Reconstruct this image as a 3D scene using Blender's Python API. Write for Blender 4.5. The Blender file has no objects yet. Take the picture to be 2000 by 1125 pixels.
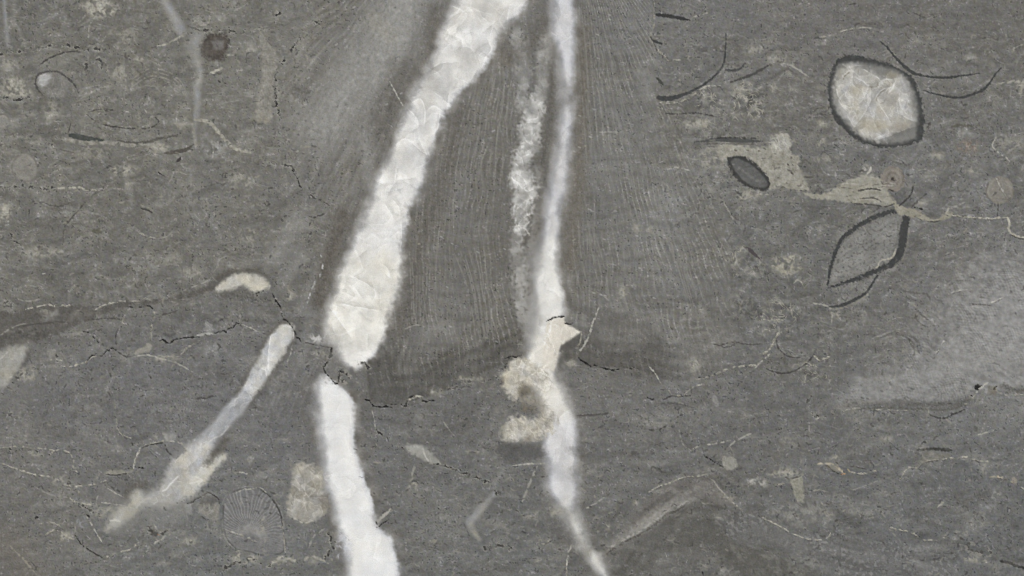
import bpy, math
import numpy as np

# ------------------------------------------------------------------ camera, world, lamps, exposure
S = 1e-4                                   # one photo pixel = 0.1 mm of stone: the frame is 200 mm wide
W, H = 2000.0, 1125.0
scene = bpy.context.scene
col = scene.collection
cam_d = bpy.data.cameras.new('camera'); cam = bpy.data.objects.new('camera', cam_d); col.objects.link(cam)
cam_d.sensor_width = 36.0; cam_d.lens = 100.0
cam.location = (0, 0, 100.0 / 36.0 * W * S)
cam_d.clip_start = 0.01; cam_d.clip_end = 50
scene.camera = cam
scene.render.resolution_x = 1024; scene.render.resolution_y = 576
world = bpy.data.worlds.new('World'); scene.world = world; world.use_nodes = True
world.node_tree.nodes['Background'].inputs['Color'].default_value = (1, 1, 1, 1)
world.node_tree.nodes['Background'].inputs['Strength'].default_value = 0.50

def lamp(name, loc, size, energy, color=(1, 1, 1)):
    d = bpy.data.lights.new(name, 'AREA'); d.shape = 'RECTANGLE'; d.size, d.size_y = size; d.energy = energy; d.color = color
    o = bpy.data.objects.new(name, d); col.objects.link(o); o.location = loc
    import mathutils
    o.rotation_euler = (-mathutils.Vector(loc)).to_track_quat('-Z', 'Y').to_euler()
LIGHT = 1.0
lamp('scanner_lamp', (-0.25, 0.75, 0.80), (1.2, 0.25), 7.3 * LIGHT)
lamp('scanner_lamp', (0.10, -0.85, 0.85), (1.2, 0.5), 2.6 * LIGHT)
scene.view_settings.view_transform = 'Standard'; scene.view_settings.look = 'None'
scene.cycles.filter_width = 1.1
scene.view_settings.exposure = 0.0; scene.view_settings.gamma = 1.0

# ------------------------------------------------------------------ sample grid over the polished face
def axis(n, length, margin):
    a = np.linspace(0, length, n + 1); st = length / n; out = []; s = 0; d = st
    while s < margin:
        d *= 1.045; s += d; out.append(s)
    out = np.array(out)
    return np.concatenate([-out[::-1], a, length + out]).astype(np.float32)
xs = axis(1280, W, 600); ys = axis(720, H, 600)
NX, NY = len(xs), len(ys)
X, Y = np.meshgrid(xs, ys)
rng = np.random.RandomState(7)

def perlin(x, y, seed):
    r = np.random.RandomState(seed); a = r.rand(256, 256).astype(np.float32) * 2 * np.pi
    gx, gy = np.cos(a), np.sin(a)
    xi = np.floor(x).astype(np.int32); yi = np.floor(y).astype(np.int32)
    fx = (x - xi).astype(np.float32); fy = (y - yi).astype(np.float32)
    u = fx * fx * fx * (fx * (fx * 6 - 15) + 10); v = fy * fy * fy * (fy * (fy * 6 - 15) + 10)
    x0, x1, y0, y1 = xi & 255, (xi + 1) & 255, yi & 255, (yi + 1) & 255
    n00 = gx[y0, x0] * fx + gy[y0, x0] * fy
    n10 = gx[y0, x1] * (fx - 1) + gy[y0, x1] * fy
    n01 = gx[y1, x0] * fx + gy[y1, x0] * (fy - 1)
    n11 = gx[y1, x1] * (fx - 1) + gy[y1, x1] * (fy - 1)
    return ((n00 * (1 - u) + n10 * u) * (1 - v) + (n01 * (1 - u) + n11 * u) * v) * 1.5
def N(sx, sy=None, seed=0, x=None, y=None):
    return perlin((X if x is None else x) / sx + 31.7, (Y if y is None else y) / (sy or sx) + 17.3, seed)
n3, n3b = N(3.2, seed=1), N(3.6, seed=2)
n6, n6b = N(6.5, seed=3), N(7.5, seed=4)
n12, n12b = N(13, seed=5), N(15, seed=6)
n28, n28b = N(28, seed=7), N(33, seed=8)
n60, n60b = N(62, seed=9), N(70, seed=10)
n150, n400 = N(150, seed=11), N(400, seed=12)
def ss(a, b, v):
    t = np.clip((v - a) / (b - a), 0, 1); return t * t * (3 - 2 * t)

def voronoi(cell, warp, seed):
    wx = (X + warp * n28 + warp * .5 * n12) / cell + 50; wy = (Y + warp * n28b + warp * .5 * n12b) / cell + 50
    r = np.random.RandomState(seed); jx, jy, tone = r.rand(128, 128), r.rand(128, 128), r.rand(128, 128)
    ix, iy = np.floor(wx).astype(int), np.floor(wy).astype(int)
    f1 = np.full(X.shape, 9., np.float32); f2 = f1.copy(); tn = np.zeros_like(f1); dx1 = tn.copy(); dy1 = tn.copy(); dirn = tn.copy()
    for a in (-1, 0, 1):
        for b in (-1, 0, 1):
            cx, cy = (ix + a) & 127, (iy + b) & 127
            dx = wx - (ix + a + jx[cy, cx]); dy = wy - (iy + b + jy[cy, cx]); d = np.sqrt(dx * dx + dy * dy).astype(np.float32)
            new = d < f1
            f2 = np.where(new, f1, np.minimum(f2, d)); f1 = np.where(new, d, f1)
            tn = np.where(new, tone[cy, cx], tn); dx1 = np.where(new, dx, dx1); dy1 = np.where(new, dy, dy1)
    ang = tn * 40.0
    return f1, f2, tn.astype(np.float32), (dx1 * np.cos(ang) + dy1 * np.sin(ang)).astype(np.float32)
V1 = voronoi(34, 22, 1); V2 = voronoi(15, 8, 2)
def facets(v, edge):                       # (tone of each crystal face with internal reflection painted in, bright cleavage line)
    f1, f2, tn, gr = v
    return (tn - .5) * 1.0 + gr * 1.1, (1 - ss(0, edge, f2 - f1)) * ss(-.25, .35, n60 + n28 * .5)

# ------------------------------------------------------------------ base colour of the limestone (sRGB 0..255), relief in pixels
ctrl = [(150, 80, 104, 102, 97), (150, 250, 111, 109, 103), (420, 200, 112, 110, 104), (250, 420, 108, 106, 101), (100, 520, 106, 104, 99),
        (450, 480, 107, 105, 100), (200, 800, 108, 107, 106), (450, 760, 107, 106, 105), (100, 1000, 109, 107, 103), (350, 1060, 107, 107, 105),
        (650, 250, 114, 112, 108), (950, 450, 104, 102, 98), (950, 620, 104, 102, 98), (850, 900, 107, 106, 104), (900, 1080, 106, 106, 104),
        (1250, 250, 112, 111, 108), (1250, 450, 113, 112, 109), (1250, 620, 107, 105, 101), (1300, 850, 107, 106, 104), (1250, 1080, 101, 100, 97),
        (1350, 60, 107, 106, 104), (1400, 250, 110, 108, 103), (1650, 60, 107, 105, 102), (1900, 100, 106, 104, 100), (1900, 250, 109, 108, 105),
        (1550, 480, 105, 104, 101), (1850, 420, 106, 105, 103), (1600, 650, 107, 106, 103), (1850, 620, 113, 111, 108), (1950, 700, 128, 127, 124),
        (1500, 850, 104, 103, 101), (1900, 860, 104, 104, 103), (1700, 1000, 105, 105, 104), (1950, 1050, 101, 101, 100), (1400, 1080, 100, 99, 95)]
C = np.zeros((NY, NX, 3), np.float32); wsum = np.zeros((NY, NX), np.float32)
for (cx, cy, r, g, b) in ctrl:
    w_ = np.exp(-((X - cx) ** 2 + (Y - cy) ** 2) / (2 * 110.0 ** 2)) + 1e-9
    C += w_[..., None] * np.array((r, g, b), np.float32); wsum += w_
C /= wsum[..., None]
HT = np.zeros((NY, NX), np.float32)
ID = np.zeros((NY, NX), np.int16)
calc = np.zeros((NY, NX), np.float32)      # how much of each spot is clear calcite (gloss)

lam = N(120, 16, seed=20, x=X + 30 * n60, y=Y + 26 * n150 + 6 * n28)
wisp = 1 - np.abs(N(42, 15, seed=21, x=X + 26 * n28, y=Y + 20 * n28b) * 2.2)
wisp2 = 1 - np.abs(N(24, 20, seed=22, x=X + 20 * n28b, y=Y + 20 * n28) * 2.4)
RIDGE = np.maximum(1 - np.abs(N(16, seed=23, x=X + 12 * n28 + 4 * n12, y=Y + 12 * n28b + 4 * n12b) * 2.3), 1 - np.abs(N(22, 17, seed=24, x=X + 10 * n28b, y=Y + 10 * n28 + 4 * n12) * 3.4))
ctx_l = ss(720, 380, X + 60 * n60) * ss(700, 520, Y)                       # busier shell hash: upper left and upper right
ctx_r = ss(1250, 1330, X) * ss(820, 560, Y) * ss(40, 140, Y)
busy = np.clip(ctx_l * .5 + ctx_r * .55, 0, 1) * .75 + .25
tone = n400 * 3 + n150 * 5 + n60 * 8 * busy + n28 * 6 * busy + n12 * 4.5 + n6 * 5.5 + n3 * 4.5 + lam * 6 + N(9, 4, seed=40) * 3
tone += ss(.72, .98, wisp) * (3 + 6 * busy) * ss(0, .5, n60b) + ss(.8, .98, wisp2) * 5 * busy * ss(0, .5, n60)
hash1 = 1 - np.abs(N(85, 22, seed=25, x=X + 40 * n60 + 14 * n28, y=Y + 34 * n60b + 12 * n28b) * 2.0)
hash2 = N(46, 15, seed=26, x=X + 22 * n28, y=Y + 22 * n28b + 10 * n60)
tone += ss(.62, .97, hash1) * (4 + 11 * busy) * ss(-.15, .3, n28 + .6 * n60b) * (1 + .8 * n6) + ss(.1, .55, hash2) * (2 + 8 * busy) * (1 + n6b) - ss(.1, .6, -hash2) * (3 + 4 * busy)
C += tone[..., None]
C += ss(.1, .5, n28b + n12 * .4)[..., None] * busy[..., None] * np.array((6, 6, 5), np.float32)
C += np.array((3.2, 3.4, 3.0), np.float32)
C += (n6b * 3.2)[..., None] * np.array((.15, -.35, .9), np.float32) + (n12b * 1.2 + n60b * 1.0)[..., None] * np.array((.9, .3, -1.1), np.float32)
spk = ss(.33, .52, n6 * .8 + n3b * .55 - .12 + .2 * n150) * ss(-.3, .3, n28b + .2)
C -= spk[..., None] * np.array((26, 25, 24), np.float32)
spw = ss(.40, .58, n6b * .8 + n3 * .5 - .05) * ss(-.1, .4, n28 + .1)
C += spw[..., None] * np.array((17, 17, 15), np.float32)
HT += n12 * .12 + n6 * .12 + n3 * .10 - spk * .35

# ------------------------------------------------------------------ drawing tools: all in photo pixels on the stone's face
parts = {}                                 # part id -> (name, label, parent id or 0, depth)
def part(name, label=None, parent=0, depth=40):
    k = len(parts) + 1; parts[k] = (name, label, parent, depth); return k
OX, OY, SC = 0., 0., 3.
def at(i, j):
    global OX, OY, SC; OX, OY, SC = 500. * i, 375. * j, 3.
def zo(ox, oy, sc):
    global OX, OY, SC; OX, OY, SC = ox, oy, sc
def px(): zo(0, 0, 1)
def conv(pts):
    return np.array([(OX + p[0] / SC, OY + p[1] / SC) for p in pts], np.float64)
def win(x0, x1, y0, y1):
    a, b = np.searchsorted(xs, (x0, x1)); c, d = np.searchsorted(ys, (y0, y1))
    return slice(max(c - 1, 0), min(d + 1, NY)), slice(max(a - 1, 0), min(b + 1, NX))
def smooth(P, sub=4, closed=False):
    n = len(P)
    if n < 3 or sub < 2: return P
    out = []
    for i in range(n if closed else n - 1):
        g = (lambda k: P[k % n]) if closed else (lambda k: P[min(max(k, 0), n - 1)])
        p0, p1, p2, p3 = g(i - 1), g(i), g(i + 1), g(i + 2)
        for s in range(sub):
            t = s / sub
            out.append(.5 * (2 * p1 + (p2 - p0) * t + (2 * p0 - 5 * p1 + 4 * p2 - p3) * t * t + (3 * p1 - p0 - 3 * p2 + p3) * t ** 3))
    if not closed: out.append(P[-1])
    return np.array(out)
def blend(wn, a, colr):
    c = np.asarray(colr, np.float32)
    C[wn] = C[wn] * (1 - a[..., None]) + c * a[..., None]
def stroke_field(P, hw, R):
    x0, y0 = P.min(0) - R; x1, y1 = P.max(0) + R
    wn = win(x0, x1, y0, y1); gx, gy = X[wn], Y[wn]
    q = np.full(gx.shape, 1e3, np.float32); sd = np.zeros_like(q)
    lx, ly = xs[wn[1]], ys[wn[0]]
    for k in range(len(P) - 1):
        a, b = P[k], P[k + 1]; m = R
        i0, i1 = np.searchsorted(lx, (min(a[0], b[0]) - m, max(a[0], b[0]) + m)); j0, j1 = np.searchsorted(ly, (min(a[1], b[1]) - m, max(a[1], b[1]) + m))
        if i1 <= i0 or j1 <= j0: continue
        sx, sy = gx[j0:j1, i0:i1] - a[0], gy[j0:j1, i0:i1] - a[1]
        d = b - a; L = d @ d + 1e-9
        t = np.clip((sx * d[0] + sy * d[1]) / L, 0, 1)
        dist = np.hypot(sx - t * d[0], sy - t * d[1]) - (hw[k] + (hw[k + 1] - hw[k]) * t)
        cur = q[j0:j1, i0:i1]; m_ = dist < cur
        cur[m_] = dist[m_]
        sd[j0:j1, i0:i1][m_] = ((d[0] * sy - d[1] * sx) / math.sqrt(L))[m_]
    return wn, q, sd
def St(pts, w=3., c=(150, 147, 136), a=.6, soft=1.3, jag=1., brk=0., h=0., pt=None, taper=True, sub=4, halo=None, mott=0., wob=0.):
    """a stroke: pts (x, y[, own width in local units]); w full width in photo px"""
    P = conv(pts); hw = np.array([(p[2] / SC if len(p) > 2 else w) / 2 for p in pts])
    Q = smooth(np.column_stack([P, hw]), sub); P, hw = Q[:, :2], np.maximum(Q[:, 2], .2)
    if taper and len(pts[0]) < 3:
        t = np.linspace(0, 1, len(P)); hw = hw * np.clip(np.minimum(t, 1 - t) * 6 + .35, 0, 1)
    R = hw.max() + soft + jag * 2 + 3 + wob + (halo[1] if halo else 0)
    wn, q, sd = stroke_field(P, hw, R)
    j = q + jag * (n6[wn] * 1.6 + n3[wn] * .9) + wob * (n28[wn] + n12b[wn] * .6)
    al = ss(soft, -soft, j)
    al = al * np.minimum(1, (hw.max() * 2 + .6) / 2.)
    if brk: al = al * ss(-.35, .25, n12[wn] * .8 + n6b[wn] * .7 + (.5 - brk) * .8)
    if wob > 5: al = al * (1 - .5 * ss(.3, -.35, n28b[wn] + .3 * n12[wn] + .3 * n60[wn]))
    if halo: blend(wn, ss(halo[1], 0, np.abs(q)) * halo[2], halo[0])
    cc = np.asarray(c, np.float32)
    if mott: cc = cc + (mott * (n6b[wn] + n12b[wn] * .8 + n3[wn] * .7))[..., None]
    blend(wn, al * a, cc)
    if h: HT[wn] += al * h
    if pt: ID[wn] = np.where(al > .45, pt, ID[wn])
    return wn, al
def poly_field(P, R):
    x0, y0 = P.min(0) - R; x1, y1 = P.max(0) + R
    wn = win(x0, x1, y0, y1); gx, gy = X[wn], Y[wn]
    q2 = np.full(gx.shape, 1e9, np.float32); ins = np.zeros(gx.shape, bool)
    for k in range(len(P)):
        a, b = P[k], P[(k + 1) % len(P)]; d = b - a; L = d @ d + 1e-9
        sx, sy = gx - np.float32(a[0]), gy - np.float32(a[1])
        t = np.clip((sx * d[0] + sy * d[1]) / L, 0, 1)
        q2 = np.minimum(q2, (sx - t * d[0]) ** 2 + (sy - t * d[1]) ** 2)
        if a[1] != b[1]:
            ins ^= ((a[1] > gy) != (b[1] > gy)) & (sx < sy * d[0] / (d[1] if d[1] else 1e-9))
    return wn, np.where(ins, -np.sqrt(q2), np.sqrt(q2))
def Pl(pts, c, a=.8, soft=1.5, jag=1.2, h=0., pt=None, sub=3, mott=6., fac=0., fv=None, big=0., cl=0., tint=0., patchy=0.):
    """a filled patch"""
    P = smooth(conv(pts), sub, True)
    wn, q = poly_field(P, soft * 1.5 + jag * 3 + big * 2 + 4)
    j = q + jag * (n6[wn] * 1.5 + n3[wn] * .8 + n12[wn]) + big * (n28[wn] + n12b[wn] * .6)
    al = ss(soft, -soft, j)
    if patchy: al = al * (1 - patchy * ss(.15, -.3, n12b[wn] * .7 + n6[wn] * .5 + n28[wn] * .5))
    cc = np.asarray(c, np.float32) + (mott * (n6b[wn] * .8 + n12b[wn] * .9 + n3[wn] * .8 + n28[wn] * .8))[..., None]
    if tint: cc = cc + (tint * (n28b[wn] + n12[wn] * .6))[..., None] * np.array((.6, .2, -1.), np.float32)
    if fac:
        ft, fe = facets([v[wn] for v in (fv or V2)], .09 if fv is V1 else .16)
        fe = fe if fe.shape == al.shape else fe[wn]
        cc = cc + (fac * ft * .5 + fe * fac * .9)[..., None]
    blend(wn, al * a, cc)
    if h: HT[wn] += al * h
    if cl: calc[wn] = np.maximum(calc[wn], al * cl)
    if pt: ID[wn] = np.where(al > .5, pt, ID[wn])
    return wn, q, al
_f = facets
def facets(v, edge):
    f1, f2, tn, gr = v
    return (tn - .5) + gr * 1.1, (1 - ss(0, edge, f2 - f1))  # the gradient paints each crystal's internal reflection into its colour
def fan(A, B, n, c=(136, 134, 128), a=.55, w=2.6, brk=.35, jit=2.):
    A, B = np.array(A, float), np.array(B, float)
    for k in range(n):
        f = (k + rng.uniform(-.18, .18)) / max(n - 1, 1)
        P = A * (1 - f) + B * f; P = P + rng.randn(*P.shape) * jit * .5
        P[:, 1] += rng.uniform(-30, 30) * (SC / 3) * 1.5; P[:, 0] += (np.sin(P[:, 1] / 95. + A[0, 0]) * 4) * (SC / 3)
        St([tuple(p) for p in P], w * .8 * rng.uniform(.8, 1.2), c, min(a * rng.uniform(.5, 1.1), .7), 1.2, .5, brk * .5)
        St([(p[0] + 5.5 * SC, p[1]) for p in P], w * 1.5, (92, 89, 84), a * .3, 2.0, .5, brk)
GAIN = 1.3
KH = (163, 160, 149); PALE = (150, 148, 140); DK = (40, 39, 37); SH = (66, 67, 66); GR = (122, 120, 115)

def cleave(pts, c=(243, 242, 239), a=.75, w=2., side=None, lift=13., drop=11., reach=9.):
    """a cleavage step in clear calcite: a hairline, painted shading with a lighter flank on one side, a greyer flank on the other"""
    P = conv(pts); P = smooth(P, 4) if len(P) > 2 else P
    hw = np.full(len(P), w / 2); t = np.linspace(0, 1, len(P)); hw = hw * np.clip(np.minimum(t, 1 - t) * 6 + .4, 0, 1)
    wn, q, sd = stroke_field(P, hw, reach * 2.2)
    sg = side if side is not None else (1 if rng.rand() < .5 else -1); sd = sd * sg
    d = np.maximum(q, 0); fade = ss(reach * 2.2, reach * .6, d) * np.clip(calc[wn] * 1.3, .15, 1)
    C[wn] += (np.where(sd > 0, lift * np.exp(-d / reach), -drop * np.exp(-d / (reach * .7))) * fade)[..., None]  # light and shaded flank of the step, painted into the colour
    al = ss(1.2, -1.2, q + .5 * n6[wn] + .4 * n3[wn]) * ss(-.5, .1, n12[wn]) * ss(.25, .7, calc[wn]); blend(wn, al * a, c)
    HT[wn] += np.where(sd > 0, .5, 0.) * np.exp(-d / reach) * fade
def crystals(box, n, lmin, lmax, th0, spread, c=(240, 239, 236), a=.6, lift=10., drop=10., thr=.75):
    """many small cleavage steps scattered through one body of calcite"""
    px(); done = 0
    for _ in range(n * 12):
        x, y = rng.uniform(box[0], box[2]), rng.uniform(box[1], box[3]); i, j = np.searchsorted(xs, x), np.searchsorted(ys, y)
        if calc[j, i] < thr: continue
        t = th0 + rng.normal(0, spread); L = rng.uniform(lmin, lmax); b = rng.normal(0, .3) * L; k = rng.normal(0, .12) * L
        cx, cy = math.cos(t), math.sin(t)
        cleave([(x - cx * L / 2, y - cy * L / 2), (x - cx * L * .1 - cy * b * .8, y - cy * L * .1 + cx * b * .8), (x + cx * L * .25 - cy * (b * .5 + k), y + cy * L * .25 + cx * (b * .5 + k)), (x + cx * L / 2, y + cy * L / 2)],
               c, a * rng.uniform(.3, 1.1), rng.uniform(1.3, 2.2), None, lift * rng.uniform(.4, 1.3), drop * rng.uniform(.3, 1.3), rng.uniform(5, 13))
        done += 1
        if done >= n: break

# ------------------------------------------------------------------ fossil regions (big, soft, first)
px()
CORAL = part('coral_fossil', 'large brownish grey coral with fine pale fanning growth lines between the white veins', 0, 40)
wn, q, al = Pl([(622, -760), (612, 40), (560, 110), (540, 200), (556, 290), (596, 352), (640, 410), (655, 470), (640, 560), (622, 640), (650, 700), (712, 712), (718, 786),
    (760, 793), (850, 775), (900, 752), (985, 712), (1040, 690), (1100, 705), (1150, 718), (1240, 722), (1300, 745), (1345, 748), (1400, 712), (1450, 660), (1448, 600), (1425, 540),
    (1432, 450), (1400, 375), (1345, 300), (1306, 200), (1275, 95), (1278, -760)], (0, 0, 0), 0., 3, 2, pt=CORAL, sub=1)
fine = N(5, 26, seed=51, x=X + 8 * n60)[wn]
th = np.arctan2(X[wn] - 1000, Y[wn] + 320); rr = np.hypot(X[wn] - 1000, Y[wn] + 320)
strk = perlin(th * 62 + n60[wn] * 1.1 + n28[wn] * .3, rr / 110, 52); strk2 = perlin(th * 150 + n60[wn] * .9, rr / 110, 53)
lft = ss(860, 740, X[wn])
wx, wy = X[wn], Y[wn]
vr = np.interp(wy, [0, 67, 150, 217, 317, 408, 508, 608, 720], [1030, 970, 930, 872, 836, 800, 787, 764, 700])
zr, zm = ss(1105, 1125, wx), ss(-4, 14, wx - vr) * ss(1030, 1000, wx)
# right fan: lines open out from an apex above the frame and split in two on the way down
ta = np.arctan2(wx - 1132, wy + 155) + n60[wn] * .010; ra = np.hypot(wx - 1132, wy + 155)
def ridge(u): return np.maximum(np.cos(2 * np.pi * u), 0) ** 2.5
sp1 = ss(430, 520, ra + 60 * n150[wn])
right = ridge(ta / .0268) * (1 - sp1) + ridge(ta / .0162 + .3) * sp1
cshift = np.interp(wy, [60, 150, 300, 400, 480, 560, 660, 760], [14, 0, -28, -44, -47, -38, -14, 6])
mid = ridge((wx - cshift * (.35 + .65 * ss(820, 960, wx)) + 7 * n60[wn] + 2 * n28[wn]) / 12.2)
left = ridge(np.arctan2(wx - 1000, wy + 320) / .019 + n60[wn] * .8)
vis = np.clip(.55 + .9 * n60b[wn] + .7 * n28[wn] + .5 * n150[wn], .06, 1.3) * (.75 + .6 * n6[wn])
lines_ = zr * right + zm * mid + .35 * lft * left
beads = 1 + .35 * np.cos(2 * np.pi * (wy + 5 * n28[wn] + .1 * wx) / 7.5)
C[wn] += (al * (zr + zm + .4 * lft) * vis * (lines_ * beads * 17 - 4.5))[..., None]
C[wn] += (al * (N(150, 11, seed=57, x=X + 20 * n60, y=Y + 14 * n60b)[wn] * 6 * (zr + .5 * zm) + zr * (4 + 5 * n150[wn])))[..., None] * np.array((.95, 1, 1.08), np.float32)
# 3 banded rim along the lower edge of the coral
dep = -q; lowm = al * ss(590, 660, wy + 20 * n60[wn])
C[wn] -= (lowm * (19 * ss(85, 40, dep + 22 * n60[wn]) * ss(1395, 1330, wx) * ss(-2, 8, dep) + 4.5 * np.sin(dep / 3.4 + 2.5 * n28[wn]) * ss(100, 60, dep)))[..., None]
C[wn] += (al * (fine * 4 - tone[wn] * .3 + strk * (5 + 7 * lft) * (1 + n28[wn]) + strk2 * (4 + 2 * lft) * (1 + n60[wn])))[..., None]
C[wn] += al[..., None] * (np.array((0, -.4, -1.2), np.float32) + (zm * 5)[..., None])
# pale plumes in the coral, upper left
def plume(pts, w, a, c=(150, 149, 145), soft=None):
    St(pts, w, c, min(a * 1.45, .85), soft or w * .6, 2.5, .0, taper=False, mott=10)
plume([(800, -40), (760, 60), (700, 150), (640, 240)], 90, .5)
plume([(770, 20), (748, 90), (740, 140), (720, 200), (716, 300), (728, 370)], 20, .42, soft=14)
plume([(800, 0), (790, 60), (775, 100)], 26, .4, (156, 155, 151), soft=16)
plume([(690, 110), (660, 190), (620, 260)], 40, .22, soft=26)
plume([(730, 40), (760, 70)], 26, .4, (150, 147, 138), soft=16)
plume([(600, 120), (575, 230), (590, 310)], 50, .12, soft=30)
plume([(680, 410), (655, 450), (625, 530), (590, 600)], 18, .30, soft=12)
plume([(580, 430), (560, 470), (530, 505)], 34, .34, soft=20)
plume([(590, 500), (555, 548)], 20, .3, soft=12)
plume([(615, 610), (598, 660), (590, 700)], 20, .2, soft=12)
plume([(850, 20), (845, 60), (846, 90)], 24, .35, (88, 84, 78), soft=14)
plume([(800, 150), (770, 190), (735, 225), (745, 250)], 50, .3, (90, 87, 82), soft=26)
plume([(670, 420), (640, 510), (625, 590)], 28, .55, (92, 87, 80), soft=14)
plume([(950, 60), (970, 90), (1010, 110), (1060, 50)], 34, .4, (96, 92, 86), soft=18)
plume([(960, 110), (985, 120)], 20, .4, (112, 106, 95), soft=12)
plume([(900, 210), (880, 300), (850, 400), (820, 480), (800, 580), (780, 640)], 30, .36, (95, 91, 85), soft=18)
plume([(985, 330), (975, 430), (990, 520)], 60, .15, (92, 89, 84), soft=34)
plume([(1062, 80), (1078, 160), (1070, 250), (1055, 340), (1045, 420), (1022, 480)], 18, .5, (93, 90, 84), soft=12)
plume([(1140, 60), (1136, 160), (1132, 300), (1122, 420), (1112, 520)], 26, .45, (108, 102, 92), soft=16)
plume([(1200, 620), (1280, 660), (1330, 720)], 60, .15, soft=30)
# dark lower rim of the coral
Pl([(712, 700), (760, 672), (820, 690), (870, 720), (920, 725), (980, 695), (1035, 680), (1000, 712), (900, 748), (860, 770), (780, 790), (735, 792), (716, 785)], (89, 87, 82), .3, 12, 2, big=6, mott=9)
Pl([(1110, 600), (1170, 602), (1215, 612), (1265, 635), (1295, 668), (1308, 700), (1330, 740), (1300, 745), (1200, 722), (1145, 705), (1130, 690), (1150, 630)], (87, 84, 79), .35, 14, 2, big=6, mott=9)
Pl([(1320, 700), (1360, 660), (1430, 640), (1440, 670), (1380, 715), (1345, 745)], (126, 124, 119), .5, 14, 3, big=8, mott=10)
Pl([(1345, 605), (1362, 600), (1380, 605), (1378, 620), (1350, 622)], (134, 132, 126), .5, 5, 2, mott=9)
plume([(830, 650), (855, 640), (880, 650)], 24, .25, soft=16)
# fanning growth lines
at(1, 0)
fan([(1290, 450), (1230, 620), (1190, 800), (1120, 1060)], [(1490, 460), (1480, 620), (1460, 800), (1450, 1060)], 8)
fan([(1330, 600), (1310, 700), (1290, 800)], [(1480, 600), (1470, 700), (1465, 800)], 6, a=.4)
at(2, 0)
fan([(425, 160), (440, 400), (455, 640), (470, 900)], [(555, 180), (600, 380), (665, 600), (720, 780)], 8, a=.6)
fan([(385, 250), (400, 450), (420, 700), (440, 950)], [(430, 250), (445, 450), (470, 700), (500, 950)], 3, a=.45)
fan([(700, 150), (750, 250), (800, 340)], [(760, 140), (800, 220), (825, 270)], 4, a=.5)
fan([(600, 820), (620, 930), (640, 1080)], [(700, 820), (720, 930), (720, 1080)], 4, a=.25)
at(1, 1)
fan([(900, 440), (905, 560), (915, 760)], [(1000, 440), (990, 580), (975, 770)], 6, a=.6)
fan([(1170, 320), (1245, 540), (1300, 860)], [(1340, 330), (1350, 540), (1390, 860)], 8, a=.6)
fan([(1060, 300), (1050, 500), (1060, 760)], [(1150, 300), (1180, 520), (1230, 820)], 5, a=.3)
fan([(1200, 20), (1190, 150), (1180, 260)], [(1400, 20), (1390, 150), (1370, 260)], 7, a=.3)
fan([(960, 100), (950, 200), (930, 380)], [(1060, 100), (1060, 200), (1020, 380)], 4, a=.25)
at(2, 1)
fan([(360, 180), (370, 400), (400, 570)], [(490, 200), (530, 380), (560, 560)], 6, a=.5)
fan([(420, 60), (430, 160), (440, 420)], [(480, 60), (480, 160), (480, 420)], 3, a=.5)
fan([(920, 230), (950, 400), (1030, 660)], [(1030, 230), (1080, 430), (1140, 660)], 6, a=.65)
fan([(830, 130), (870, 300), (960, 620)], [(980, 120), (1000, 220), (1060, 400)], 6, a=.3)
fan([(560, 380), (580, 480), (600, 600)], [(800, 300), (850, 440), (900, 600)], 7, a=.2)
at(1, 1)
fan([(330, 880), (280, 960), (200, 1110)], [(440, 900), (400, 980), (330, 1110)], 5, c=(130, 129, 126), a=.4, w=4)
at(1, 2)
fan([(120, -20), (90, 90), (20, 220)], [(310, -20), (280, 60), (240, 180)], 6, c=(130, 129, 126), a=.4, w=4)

# bryozoan colonies: a net of tiny pores
px()
BRY = part('bryozoan_colony', 'wide pale grey netted bryozoan colony above a dark seam at the slab side', 0, 40)
sk = X * .80 + Y * .60; sp = -X * .52 + Y * .86
net = np.sin(sk * 2 * np.pi / 11 + n28 * 4 + n12 * 1.6) * np.sin(sp * 2 * np.pi / 6.5 + n28b * 4 + n60 * 4 + n12b * 1.6)
wn, q, al = Pl([(1846, 556), (1900, 515), (1960, 490), (2060, 470), (2750, 470), (2750, 745), (2000, 752), (1930, 768), (1905, 756), (1880, 780), (1800, 790), (1690, 790), (1640, 785),
     (1660, 755), (1720, 730), (1775, 700), (1800, 655), (1830, 610)], (0, 0, 0), 0, 26, 4, big=16, pt=BRY, sub=1)
lowe = np.interp(X[wn], [1600, 1700, 1800, 1880, 1905, 1930, 2000, 2750], [796, 792, 789, 781, 758, 769, 753, 742]); al = ss(40, -24, q + 22 * n60[wn]) * ss(2, -5, Y[wn] - lowe + 4 * n12[wn] + 2 * n6[wn])
palest = ss(0, -110, q + 30 * n60[wn]) * ss(1720, 1960, X[wn] + .15 * (Y[wn] - 600))  # mask of the colony's own palest stretch
blend(wn, al * (.38 + .55 * palest), (147, 146, 144)); blend(wn, al * .35 * ss(45, 5, lowe - Y[wn] + 12 * n28[wn]), (152, 151, 149))
C[wn] += (al * (net[wn] * 8 * ss(-.3, .35, n60[wn] + .5 * n28b[wn]) + N(34, 9, seed=61, x=sk + 10 * n28, y=sp + 8 * n28b)[wn] * 9 + n12[wn] * 9 + N(7, 6, seed=62)[wn] * 8 + n28[wn] * 5))[..., None]
plume([(1690, 752), (1760, 742), (1860, 720), (1960, 690)], 36, .3, (158, 157, 154), soft=24)
plume([(1650, 792), (1740, 788), (1840, 790), (1890, 782)], 10, .34, (84, 82, 77), soft=10)
BRY2 = part('bryozoan_colony', 'speckled net of bryozoan pores above the olive arched band', 0, 40)
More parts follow.
